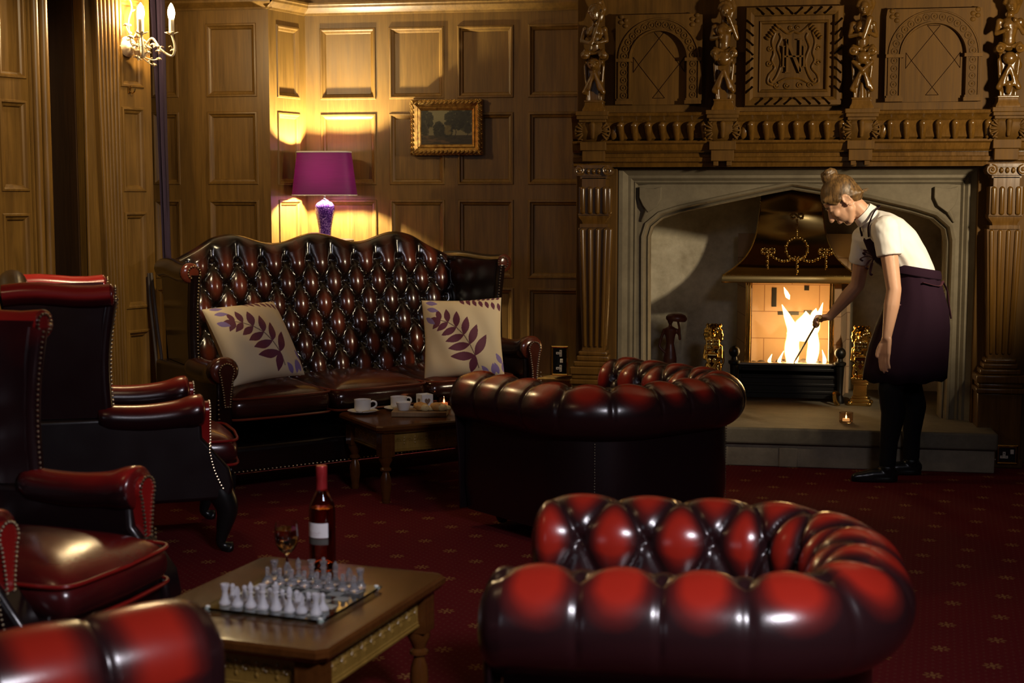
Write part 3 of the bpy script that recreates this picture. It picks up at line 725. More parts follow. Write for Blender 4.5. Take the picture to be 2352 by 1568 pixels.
tongue([(-.21, -.06, .0), (-.215, -.06, .03), (-.20, -.06, .07)], [.012, .016, .001]); tongue([(-.15, -.05, .0), (-.155, -.05, .03), (-.13, -.05, .09)], [.014, .016, .001]); tongue([(.11, -.04, .0), (.115, -.04, .04), (.10, -.04, .10)], [.014, .018, .001])
# brass lions
def lion(name, x, y, label, s=1):
    t = thing(name, label, 'ornament', (x, y, .215), R(-8)); mb = MB()
    for w, z0, z1 in ((.062, 0, .02), (.056, .02, .04), (.046, .04, .055), (.040, .055, .125), (.048, .125, .135), (.052, .135, .155)): mb.add(b2(-w, w, -w, w, z0, z1))
    for a in (-1, 1):
        for b in (-1, 1): mb.add(ell((a*.056, b*.056, .012), (.016, .016, .014)))
    for k in range(6): mb.add(ell((-.045+.018*k, -.053, .16), (.009,)*3, None, 8, 5)); mb.add(ell((.052, -.045+.018*k, .16), (.009,)*3, None, 8, 5))
    build('pedestal', mb, BRASSD, t, bevel=.004)
    m = MB(); A = lambda c, r: m.add(ell(c, r)); C = lambda p, q_, a, b: m.add(capsule(p, q_, a, b))
    C((0, .005, .19), (0, .0, .30), .036, .044); C((0, 0, .30), (0, -.008, .37), .044, .036)
    for sg in (-1, 1):
        C((sg*.030, .0, .22), (sg*.036, -.02, .165), .022, .018); A((sg*.034, -.038, .165), (.016, .024, .012))
        C((sg*.040, -.01, .33), (sg*.048, -.035, .27), .018, .014); C((sg*.048, -.035, .27), (sg*.015, -.055, .255), .014, .012)
        A((sg*.022, -.05, .425), (.010, .008, .010)); A((sg*.038, -.0, .46), (.012, .010, .014))
    A((0, -.012, .415), (.044, .040, .048))
    for k in range(14):
        a = k*2*math.pi/14; A((.045*math.cos(a), -.012-.01*math.sin(a*3), .405+.052*math.sin(a)), (.018, .022, .018))
    for k in range(10): A((-.03+.02*(k % 4), -.040, .37-.022*(k//4)), (.013, .014, .018))
    A((0, -.056, .405), (.018, .022, .016)); A((0, -.072, .412), (.008, .008, .006)); C((0, -.05, .43), (0, -.066, .415), .010, .008)
    m.add(prism([(-.034, .295), (.034, .295), (.034, .25), (0, .195), (-.034, .25)], -.062, -.046))
    C((.03, .03, .18), (.055, .03, .24), .008, .008); C((.055, .03, .24), (.045, .03, .30), .008, .014)
    remesh('lion', m, BRASS, t, .0045, 2)
lion('lion_ornament', -.268, 8.70, 'polished brass standing lion ornament left of the fire, beside the wooden statuette')
lion('lion_ornament', .600, 8.70, 'polished brass standing lion on a square pedestal right of the fire, beside the woman')
# wooden statuette
WST = simple('carved_red_wood', (.115, .030, .017), .32)
sg_ = thing('wooden_statuette', 'slim dark red wooden woman figurine with wide hat standing left of the fire', 'statuette', (-.548, 9.0, .215), R(0))
m = MB()
prof = [(.045, 0), (.045, .012), (.030, .02), (.034, .08), (.040, .16), (.042, .22), (.034, .27), (.024, .315), (.028, .345), (.036, .385), (.040, .405), (.026, .418), (.011, .425), (.010, .445)]
m.add(lathe(prof, 20, 1, .72)); m.add(capsule((0, 0, .42), (.0, 0, .452), .011, .011)); m.add(ell((0, -.004, .462), (.019, .022, .026)))
for pts, rr in (([(-.038, 0, .402), (-.058, 0, .345), (-.068, -.005, .295), (-.028, -.01, .255)], [.010, .009, .008, .008]), ([(.038, 0, .402), (.056, -.003, .37), (.060, -.006, .345), (.056, -.012, .42), (.045, -.014, .468)], [.010, .009, .009, .008, .008])): chain(m, pts, rr)
remesh('body', m, WST, sg_, .004, 3)
build('hat', MB().add(lathe([(.004, .460), (.058, .458), (.066, .468), (.066, .482), (.055, .497), (.030, .507), (.004, .510)], 24, 1, .8), TR(.004, 0, 0, 0, 0, R(4))), WST, sg_)

# ================================================================== SEATING
def pillow_fn(p, q):
    return math.sqrt(abs(math.sin(math.pi*(p+q/2))*math.sin(math.pi*(p-q/2))))
def cushion(mb, c, sz, e=.22, crown=.02, nu=40, nv=20, wear=None, front=0):
    lx, ly, lz = sz[0]/2, sz[1]/2, sz[2]/2; v = []; f = []; w = []
    sp = lambda t, k: math.copysign(abs(t)**k, t)
    for i in range(nv+1):
        ph = -math.pi/2+math.pi*i/nv
        for k in range(nu):
            th = 2*math.pi*k/nu
            x, y, z = sp(math.cos(ph), .45)*sp(math.cos(th), e), sp(math.cos(ph), .45)*sp(math.sin(th), e), sp(math.sin(ph), .8)
            zz = z*lz + crown*z*(1-x*x)*(1-y*y)
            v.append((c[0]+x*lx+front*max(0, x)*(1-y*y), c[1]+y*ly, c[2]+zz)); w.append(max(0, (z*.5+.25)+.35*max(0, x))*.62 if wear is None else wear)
    for i in range(nv):
        for k in range(nu):
            a, b = i*nu+k, i*nu+(k+1) % nu; f.append((a, b, b+nu, a+nu))
    mb.add((v, f, w))
def piping(c, sz, z, r=.006, e=.22, front=0, n=60):
    pts = []
    for k in range(n):
        th = 2*math.pi*k/n; x, y = math.copysign(abs(math.cos(th))**e, math.cos(th)), math.copysign(abs(math.sin(th))**e, math.sin(th))
        pts.append((c[0]+x*sz[0]/2+front*max(0, x)*(1-y*y), c[1]+y*sz[1]/2, z))
    v, f = tube(pts, r, 6, True); return v, f, [.75]*len(v)

def chesterfield(name, label, loc, rz, m=LEA, tb=84, soft=0, xf=.40, xb=-.385, hw=.365, r=.27, P0=.165, zc=.575, RR=.108, group='buttoned leather tub armchairs'):
    t = thing(name, label, 'armchair', (loc[0], loc[1], 0), rz, group)
    pts = []; L1 = xf-(xb+r); La = math.pi/2*r; L2 = 2*(hw-r); tot = 2*L1+2*La+L2; ds = .0065; n = int(tot/ds)
    def pos(s):
        if s < L1: return (xf-s, -hw, 0, -1)
        s -= L1
        if s < La: a = s/r; return (xb+r-r*math.sin(a), -hw+r-r*math.cos(a), -math.sin(a), -math.cos(a))
        s -= La
        if s < L2: return (xb, -hw+r+s, -1, 0)
        s -= L2
        if s < La: a = s/r; return (xb+r-r*math.cos(a), hw-r+r*math.sin(a), -math.cos(a), math.sin(a))
        s -= La; return (xb+r+s, hw, 0, 1)
    P = tot/round(tot/P0)
    prof = [(a, None) for a in np.linspace(-118, 178, 52)]+[(180, z) for z in np.linspace(0, .17, 14)[1:]]
    rings = []; wr = []
    for i in range(n+1):
        s = tot*i/n; x, y, nx, ny = pos(s); ring = []; w = []
        for a, dz in prof:
            tt = R(a-tb)*RR if dz is None else R(180-tb)*RR+dz
            q_ = max(0, tt/.155)*(1-(soft > 0)); p = s/P
            up = 1/(1+math.exp(-(a+22)/13)) if dz is None else 1
            b = pillow_fn(p, q_)
            kb = round(p); db = math.hypot((p-kb)*P, tt); 
            kh = round(p-.5)+.5; db = min(db, math.hypot((p-kh)*P, tt-.155)) if not soft else db
            ki = min(1, max(0, ((a if dz is None else 180)-62)/45))*(1-soft); dpl = abs(p-round(p))*P
            flat = .0055*(1-math.exp(-(dpl/.0075)**2))+.004*b; dsp = up*((1-ki)*flat+ki*.026*b**.8-.004-.006*ki) - .017*math.exp(-(db/.016)**2)*up
            rad = RR+dsp
            if dz is None: o, z = rad*math.cos(R(a)), zc+rad*math.sin(R(a))
            else: o, z = -rad, zc-dz
            ring.append((x+nx*o, y+ny*o, z))
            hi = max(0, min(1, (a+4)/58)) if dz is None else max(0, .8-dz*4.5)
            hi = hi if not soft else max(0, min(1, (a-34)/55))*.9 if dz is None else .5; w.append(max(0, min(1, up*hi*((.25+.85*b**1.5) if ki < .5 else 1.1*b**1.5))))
        rings.append(ring); wr.append(w)
    # rounded arm ends
    def endcap(ring, w, tx):
        c = np.mean(np.array(ring), axis=0); out = []; ws = []
        for k in range(1, 7):
            f = k/6.3*math.pi/2; sc = math.cos(f); off = .05*math.sin(f)
            out.append([tuple(c+(np.array(p)-c)*sc+np.array((off*tx, 0, 0))) for p in ring]); ws.append([x*(1-k/7) for x in w])
        return out, ws
    c0, w0 = endcap(rings[0], wr[0], 1); c1, w1 = endcap(rings[-1], wr[-1], 1)
    rings = c0[::-1]+rings+c1; wr = w0[::-1]+wr+w1
    v, f = loft(rings, True); mb = MB(); mb.add((v, f, [x for w in wr for x in w]))
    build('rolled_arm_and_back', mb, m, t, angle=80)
    mb = MB()   # plain outer panels
    rg = []
    for i in range(0, n+1, 2):
        x, y, nx, ny = pos(tot*i/n); rg.append([(x+nx*o, y+ny*o, z) for o, z in ((.012, .075), (.028, .20), (.024, .49), (-.085, .49), (-.085, .075))])
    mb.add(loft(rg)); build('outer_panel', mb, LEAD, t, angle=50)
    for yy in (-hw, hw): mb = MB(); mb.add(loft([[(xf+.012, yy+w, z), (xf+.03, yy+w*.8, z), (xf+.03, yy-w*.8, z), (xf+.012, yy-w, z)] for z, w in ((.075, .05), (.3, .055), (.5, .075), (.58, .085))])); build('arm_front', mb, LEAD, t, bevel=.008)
    mb = MB(); cushion(mb, (.06, 0, .36), (.76, 2*(hw-.10), .15), crown=.03, wear=.35); k = build('seat_cushion', mb, m, t, angle=180)
    build('front_rail', MB().add(b2(xf-.07, xf+.01, -hw+.05, hw-.05, .08, .28)), LEAD, t, bevel=.02, bseg=4)
    mb = MB()
    for sg in (-1, 1):
        x, y, nx, ny = pos(L1+La/2 if sg < 0 else L1+La*1.5+L2)
        for j in range(34): mb.add(ell((x+nx*.028, y+ny*.028, .09+.0115*j), (.003,)*3, None, 6, 4))
    o = build('nailhead_trim', mb, STUDD, t)
    for x in (-.30, .36):
        for y in (-.29, .29): build('foot', MB().add(lathe([(.018, 0), (.026, .01), (.034, .035), (.030, .06), (.02, .085)], 14), TR(x, y, 0)), BLACK, t)
    return t
chesterfield('leather_tub_chair', 'deep buttoned red leather tub chair nearest the camera, facing the chess table', (-.115, 3.225), R(180), xb=-.345)
chesterfield('leather_tub_chair', 'dark oxblood leather tub chair seen from behind, facing the sofa and tea table', (-.656, 6.197), R(138), hw=.44, xb=-.42)
chesterfield('leather_tub_chair', 'red leather tub chair cut off by the lower left corner, only its arm in view', (-1.045, 2.00), R(50), tb=66, soft=.9, P0=.20)

def wing_seat(name, label, cat, loc, rz, hw, armz, zt, hb, m, seats, P, Q, zb, xw, legs, group=None, xarm=.33, top_drop=.0, flare=.03, x_b=-.27, lean=.20, base_z=.22, seatz=.45, sofa=False, rollr=.045, xs=.06):
    t = thing(name, label, cat, (loc[0], loc[1], 0), rz, group)
    # ---- buttoned back with shaped crest
    ny = max(40, int(2*hb/.0125)); z0 = seatz-.06; rings = []; ws = []
    ncol = round(2*hb/P); P = 2*hb/ncol; nrow = int((zb-z0-.10)/Q)
    xat = lambda z: x_b-lean*(z-z0)
    for i in range(ny+1):
        y = -hb+2*hb*i/ny; top = zt(y); ring = []; w = []
        nz = 74
        for j in range(nz+1):
            z = z0+(top-.05-z0)*j/nz; qz = (z-z0)/Q; qq = qz
            if qz > nrow: qq = nrow
            p = (y+hb)/P; b = pillow_fn(p+.5, qq)
            kq = round(qq); kp = round(p-.5*((kq+1) % 2))+.5*((kq+1) % 2) if True else 0
            db = math.hypot((p-kp)*P, (qz-kq)*Q) if kq <= nrow else 9
            edge = min(1, (hb-abs(y))/.05); fade = edge*min(1, j/6)*(1 if qz < nrow else max(.25, 1-(qz-nrow)*.5))
            dsp = fade*(.036*b**.75-.014-.016*math.exp(-(db/.019)**2))
            ring.append((xat(z)+.03+dsp, y, z)); w.append(1.0*fade*b**1.2*(.65+.35*pnoise(Vector((y*3, z*3, 1)))))
        xt = xat(top-.05); ww = w[-1]
        for k in range(1, 9):
            a = math.pi*k/8; ring.append((xt-.025+.055*math.cos(a), y, top-.05+.05*math.sin(a))); w.append(ww*.8+.1)
        for z in (top-.25, z0, base_z): ring.append((xat(max(z, z0))-.085, y, z)); w.append(0)
        rings.append(ring); ws.append(w)
    v, f = loft(rings); mb = MB(); mb.add((v, f, [x for w in ws for x in w])); build('backrest', mb, m, t, angle=100)
    # ---- wings
    for sg in (-1, 1):
        mb = MB(); rg = []; we = []; zw = zt(hb)-.02+top_drop; zl = armz-.06
        def edge_(z):
            u = (z-zl)/(zw-zl); return xat(zw)+xw-.03+.03*u-.022*math.sin(math.pi*u)
        lev = np.linspace(zl, zw, 14)
        for z in lev:
            xe = edge_(z); xs_ = xat(z)-.07; u = (z-zl)/(zw-zl); r = []; wv = []
            for k in range(9):
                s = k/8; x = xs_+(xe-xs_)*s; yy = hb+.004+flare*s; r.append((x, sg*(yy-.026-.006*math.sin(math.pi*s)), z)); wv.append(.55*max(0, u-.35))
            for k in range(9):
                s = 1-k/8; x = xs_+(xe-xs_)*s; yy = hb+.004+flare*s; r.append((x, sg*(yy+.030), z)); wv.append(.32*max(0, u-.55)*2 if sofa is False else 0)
            rg.append(r); we += wv
        v, f = loft(rg); mb.add((v, f, we)); w_ = build('wing', mb, m, t, angle=60)
        # outward rolled top, ending in a scroll, and front edge roll
        xe = edge_(zw); mb = MB(); yo = hb+.004+flare
        pts = [(xat(zw)-.06, sg*(hb+.02), zw-.012)]+[(xat(zw)-.06+(xe-xat(zw)+.06)*k/6, sg*(hb+.02+(flare+.012)*k/6), zw-.012+.008*math.sin(k)) for k in range(1, 7)]
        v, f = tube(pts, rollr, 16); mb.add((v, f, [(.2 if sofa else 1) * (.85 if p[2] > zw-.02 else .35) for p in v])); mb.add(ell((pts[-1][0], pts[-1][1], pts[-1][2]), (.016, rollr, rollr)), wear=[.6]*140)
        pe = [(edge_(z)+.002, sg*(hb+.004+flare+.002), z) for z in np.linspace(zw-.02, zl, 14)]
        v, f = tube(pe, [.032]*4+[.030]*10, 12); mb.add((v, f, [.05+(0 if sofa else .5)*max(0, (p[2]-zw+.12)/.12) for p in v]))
        build('rolled_edge', mb, m, w_, angle=60)
        mb = MB()
        for z in np.arange(zl, zw-.03, .016): mb.add(ell((edge_(z)+.034, sg*(hb+.004+flare-.008), z), (.0052,)*3, None, 6, 4))
        for k in range(13): a = R(-60+24*k); mb.add(ell((xe+.018, sg*(yo+.012+.031*math.cos(a)), zw-.012+.031*math.sin(a)), (.0052,)*3, None, 6, 4))
        build('nailhead_trim', mb, STUD, w_)
        # ---- arms
        ra = .062; mb = MB(); n = 22; rg = []; we = []; xa0 = xat(zw)+xw-.06
        for i in range(n+1):
            u = i/n; x = xa0+(xarm-xa0)*u; rr = ra*(.86+.14*u)*min(1, .8+u*2)+.008*math.exp(-((u-.93)/.1)**2); zc = armz-ra-.018*math.sin(math.pi*u)+.010*u
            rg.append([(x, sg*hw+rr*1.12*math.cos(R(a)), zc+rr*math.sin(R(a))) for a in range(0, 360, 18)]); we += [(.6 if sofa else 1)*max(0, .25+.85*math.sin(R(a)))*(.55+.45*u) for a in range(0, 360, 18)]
        for k in range(1, 4):
            f_ = k/3.3*math.pi/2; sc = math.cos(f_); x = xarm+.022*math.sin(f_); rg.append([(x, sg*hw+rr*1.12*sc*math.cos(R(a)), zc+rr*sc*math.sin(R(a))) for a in range(0, 360, 18)]); we += [.55]*20
        v, f = loft(rg); mb.add((v, f, we)); ar = build('arm', mb, m, t, angle=80)
        # arm panel sweeping down and forward to the seat rail
        poly = [(-.40, base_z), (xarm+xs, base_z), (xarm+xs+.015, base_z+.06), (xarm+xs, base_z+.13), (xarm+xs*.55, base_z+.19), (xarm+xs*.2, base_z+.24), (xarm+.004, armz-.16), (xarm, armz-ra), (-.40, armz-ra)]
        mb = MB(); y0 = sg*(hw-.045); y1 = sg*(hw+.040); mb.add(prism(poly, y0, y1)); build('arm_panel', mb, LEAD if not sofa else m, ar, bevel=.016, bseg=4)
        mb = MB(); cz = armz-ra+.008   # scroll facing with nail heads
        face = arc(sg*hw, cz, .040, -35, 215, 18)+[(sg*hw-.020, cz-.10), (sg*hw-.014, cz-.17), (sg*hw+.014, cz-.17), (sg*hw+.020, cz-.10)]
        vv = [(xarm+.034, a, b) for a, b in face]+[(xarm-.01, a, b) for a, b in face]; k_ = len(face)
        mb.add((vv, [tuple(range(k_))]+[(i, (i+1) % k_, k_+(i+1) % k_, k_+i) for i in range(k_)], [.45 if sofa else .8]*2*k_)); build('scroll_facing', mb, m, ar, angle=30, bevel=.003)
        mb = MB()
        acc = 0
        for k in range(k_):
            a, b = face[k], face[(k+1) % k_]; d_ = math.hypot(a[0]-b[0], a[1]-b[1])
            while acc < d_:
                u = acc/d_; mb.add(ell((xarm+.036, sg*hw+(a[0]+(b[0]-a[0])*u-sg*hw)*.93, cz+(a[1]+(b[1]-a[1])*u-cz)*.97), (.0052,)*3, None, 6, 4)); acc += .0125
            acc -= d_
        for k in range(16):
            u = k/15; mb.add(ell((xarm+.03+.05*u*u if u > .2 else xarm+.03, sg*(hw+.043), cz-.13-(cz-.13-base_z-.05)*u), (.005,)*3, None, 6, 4))
        build('nailhead_trim', mb, STUD, ar)
    # ---- seat base and cushions
    mb = MB(); mb.add(b2(-.36, xarm+xs-.005, -hw+.03, hw-.03, base_z, base_z+.14)); build('seat_rail', mb, LEAD if not sofa else m, t, bevel=.03, bseg=4)
    mb = MB()
    for k in range(int((2*hw+.05)/.022)): mb.add(ell((xarm+xs-.003, -hw-.02+.022*k, base_z+.014), (.005,)*3, None, 6, 4))
    build('nailhead_trim', mb, STUD, t)
    cw = (2*hw-.11)/seats
    for k in range(seats):
        y = -hw+.055+cw*(k+.5); mb = MB(); c = (.01 if sofa else .085, y, seatz-.055); sz = (.58 if sofa else .68, cw-.008, .17)
        cushion(mb, c, sz, .16, .03, 56, 22, front=.02); cu = build('seat_cushion', mb, m, t, angle=180)
        pb = MB().add(piping(c, sz, c[2]+.050, .006, .16, .02)).add(piping(c, sz, c[2]-.050, .006, .16, .02)); build('piping', pb, m, cu)
    # ---- legs
    for sg in (-1, 1):
        h = base_z+.01
        if legs == 'cabriole':
            build('leg', MB().add(tube(bez([(xarm+.07, sg*(hw-.01), h+.03), (xarm+.10, sg*(hw-.0), h*.78), (xarm+.085, sg*hw, h*.42), (xarm+.072, sg*hw, h*.16), (xarm+.098, sg*hw, .016), (xarm+.12, sg*hw, .004)], 5), [.052, .052, .052, .05, .048, .046, .043, .040, .037, .034, .031, .028, .025, .023, .021, .020, .019, .019, .020, .022, .026, .030, .030, .026, .020, .010], 12)), BLACK, t)
        else: build('leg', MB().add(lathe([(.018, 0), (.028, .012), (.026, .05), (.034, h)], 14), TR(xarm-.03, sg*(hw-.03), 0)), BLACK, t)
        build('leg', MB().add(tube([(-.30, sg*(hw-.06), h), (-.34, sg*(hw-.06), .0)], [.026, .018], 8)), BLACK, t)
    return t
ztc = lambda y: 1.135+.055*math.cos(min(1, abs(y)/.30)*math.pi)*.5-.01
wing_seat('leather_wing_chair', 'dark red leather wing armchair in the left front, facing the chess table, studded scroll arms', 'armchair', (-2.127, 3.68), R(-9), .315, .64, ztc, .285, LEAW, 1, .13, .12, 1.08, .34, 'cabriole', 'leather wing armchairs', xarm=.27, xs=.11)
wing_seat('leather_wing_chair', 'red leather wing armchair before the panelled pier, turned towards the tea table', 'armchair', (-2.61, 5.61), R(28), .315, .64, ztc, .285, LEAW, 1, .13, .12, 1.08, .34, 'cabriole', 'leather wing armchairs', xarm=.27, xs=.11)
def zts(y):
    a = abs(y); e = 1.0 if a < .60 else 1-((a-.60)/.25)**1.5*1.0
    return 1.105+.095*max(e, 0)+.052*(abs(math.cos(math.pi*y/.56*.5+ (0 if True else 0)))**.8 if False else (.5+.5*math.cos(2*math.pi*y/.50)))*max(e, 0)-.0
wing_seat('leather_wing_sofa', 'large dark brown leather buttoned sofa with wings and three-humped back in the corner', 'sofa', (-2.095, 7.246), R(-45), .89, .685, zts, .835, LEAS, 3, .139, .112, 1.265, .44, 'block', None, xarm=.36, top_drop=.0, flare=.055, x_b=-.27, lean=.17, base_z=.12, seatz=.49, sofa=True, rollr=.05, xs=-.05)

# ================================================================== SCATTER CUSHIONS
def scatter(name, label, loc, tilt, rz, roll):
    N = 250; h = .212; th = .098
    img = np.zeros((N+1, N+1, 3)); U, V = np.meshgrid(np.linspace(-1, 1, N+1), np.linspace(-1, 1, N+1), indexing='ij')
    img[:] = np.array((.66, .53, .34)); rs = np.random.RandomState(3)
    def leaf(cx, cy, ang, L, w, col):
        c, s = math.cos(ang), math.sin(ang); x = (U-cx)*c+(V-cy)*s; y = -(U-cx)*s+(V-cy)*c
        u = x/L; m_ = (u > 0) & (u < 1) & (np.abs(y) < w*np.sin(np.pi*np.clip(u, 0, 1))**.85*(1.15-.35*u)); img[m_] = col
    plum = (.115, .017, .045); lil = (.22, .15, .36); stem = (.16, .09, .07)
    # curving stem with paired leaves
    S_ = [(.36, -.80), (.28, -.50), (.16, -.22), (.02, .02), (-.16, .22), (-.36, .36), (-.55, .42)]
    for a, b in zip(S_[:-1], S_[1:]):
        for t in np.linspace(0, 1, 30): img[np.hypot(U-a[0]-(b[0]-a[0])*t, V-a[1]-(b[1]-a[1])*t) < .012] = stem
    for k, (x, y) in enumerate(S_[1:]):
        L = .60-.062*k; base = R(118+9*k)
        leaf(x, y, base-R(58), L, .112-.008*k, plum); leaf(x, y, base+R(62), L*1.02, .112-.008*k, plum)
    leaf(-.55, .42, R(170), .30, .07, plum); leaf(.28, -.5, R(-105), .44, .105, plum)
    for k in range(7): leaf(-.05+.16*k, 1.02-.03*k, R(-60-3*k), .22, .05, plum); leaf(.95-.12*k, .98, R(200), .10, .03, plum)
    for x, y, a in ((-.9, .92, -10), (-.88, .74, -14), (-.92, .52, -40), (.86, -.95, 110), (.74, -.98, 95), (.96, -.7, 120), (.62, -.98, 130), (.98, -.9, 80)): leaf(x, y, R(a), .30, .065, lil)
    mb = MB(); col = []
    def pt(u, v, sd):
        pin = 1-.055*(1-abs(u)**1.5)*(abs(v)**4)-.0; pinv = 1-.055*(1-abs(v)**1.5)*(abs(u)**4)
        t = th*(max(0, (1-u*u))**.42)*(max(0, (1-v*v))**.42); t += .004*math.sin(9*u+4*v)*(1-u*u)*(1-v*v)*2
        return (u*h*pinv, sd*t, v*h*pin)
    f1 = grid(N, N, lambda a, b: pt(2*a-1, 2*b-1, -1)); mb.add(f1); col += [tuple(img[i, j])+(1,) for i in range(N+1) for j in range(N+1)]
    mb2 = grid(24, 24, lambda a, b: pt(2*a-1, 2*b-1, 1)); mb.add(mb2); col += [(.66, .53, .34, 1)]*(25*25)
    o = build(name, mb, TINT, None, angle=180, color=col)
    o.matrix_world = Matrix.Translation(loc) @ Matrix.Rotation(rz, 4, 'Z') @ Matrix.Rotation(tilt, 4, 'X') @ Matrix.Rotation(roll, 4, 'Y')
    return tag(o, label, 'cushion', 'leaf print cushions on the sofa')
scatter('scatter_cushion', 'cream cushion with plum leaf sprig leaning at the right end of the sofa', (-1.545, 7.42, .70), R(-14), R(12), R(-2))
scatter('scatter_cushion', 'cream cushion with plum leaf sprig tipped against the left wing of the sofa', (-2.44, 6.69, .735), R(-33), R(54), R(-3))

# ================================================================== COFFEE TABLES
def coffee_table(label, loc, rz, lx, ly, hh_=.38, m=TABW):
    t = thing('coffee_table', label, 'table', (loc[0], loc[1], 0), rz, 'carved wooden coffee tables')
    def octo(ax, ay, c): return [(-ax+c, -ay), (ax-c, -ay), (ax, -ay+c), (ax, ay-c), (ax-c, ay), (-ax+c, ay), (-ax, ay-c), (-ax, -ay+c)]
    ax, ay = lx/2, ly/2; c = .024
    rg = [[(x, y, z) for x, y in octo(ax-d, ay-d, c)] for d, z in ((.030, hh_-.044), (.012, hh_-.036), (.006, hh_-.026), (.0, hh_-.022), (.0, hh_-.008), (.006, hh_-.001), (.014, hh_))]
    mb = MB().add(loft(rg)); build('tabletop', mb, m, t, angle=28)
    ix, iy = ax-.065, ay-.065
    mb = MB()
    for sg in (-1, 1):
        mb.add(b2(-ix+.03, ix-.03, sg*iy-.011, sg*iy+.011, hh_-.135, hh_-.04)); mb.add(b2(sg*ix-.011, sg*ix+.011, -iy+.03, iy-.03, hh_-.135, hh_-.04))
    build('apron', mb, m, t, bevel=.002)
    cv = MB()
    def rosette(T, r):
        for k in range(9):
            a = math.pi*k/8; cv.add(ell((r*.58*math.cos(a), 0, r*.58*math.sin(a)-r*.35), (r*.36, .005, r*.14), Matrix.Rotation(-a, 4, 'Y'), 8, 4), T)
        cv.add(ell((0, 0, -r*.35), (r*.18, .007, r*.18), None, 8, 4), T)
        cv.add(tube([(r*1.0*math.cos(R(a)), 0, r*1.0*math.sin(R(a))-.30*r) for a in range(-40, 230, 18)], .0016, 4), T)
    def side(L, T):
        n = max(3, int(L/.052)); st = L/n
        for k in range(n):
            x = -L/2+st*(k+.5); rosette(T @ Matrix.Translation((x, -.012, hh_-.078)), .021)
            x2 = -L/2+st*k
            if k: 
                for j in range(3): cv.add(ell((x2, -.012, hh_-.098+.014*j), (.0055+.002*(j == 1), .005, .009), None, 8, 4), T)
        cv.add(molding([(-L/2, hh_-.135), (L/2, hh_-.135)], [(-.004, -.004), (0, -.016), (.006, -.018), (.009, -.013), (.014, -.015), (.018, -.012)]), T)
        cv.add(b2(-L/2, L/2, -.0125, -.010, hh_-.118, hh_-.046), T)
    for a, L, d in ((0, 2*ix-.07, iy), (180, 2*ix-.07, iy), (90, 2*iy-.07, ix), (270, 2*iy-.07, ix)): side(L, Matrix.Rotation(R(a), 4, 'Z') @ Matrix.Translation((0, -d, 0)))
    build('carved_frieze', cv, TABG, t, angle=40)
    for sx in (-1, 1):
        for sy in (-1, 1):
            mb = MB(); w = .033
            mb.add(b2(sx*ix-w, sx*ix+w, sy*iy-w, sy*iy+w, hh_-.155, hh_-.042))
            mb.add(lathe([(.017, 0), (.021, .012), (.019, .03), (.023, .05), (.027, .085), (.024, .12), (.017, .140), (.015, .150), (.027, .158), (.027, .166), (.018, .174), (.024, .190), (.033, .208), (.031, hh_-.154)], 18), TR(sx*ix, sy*iy, 0))
            build('leg', mb, m, t, angle=35)
    return t
coffee_table('low carved wooden coffee table in front, holding the glass chess set and wine', (-1.225, 3.605), R(79.6), .76, .60)
coffee_table('low carved wooden tea table before the sofa, set with cups and scones', (-1.603, 6.858), R(38), .76, .52)

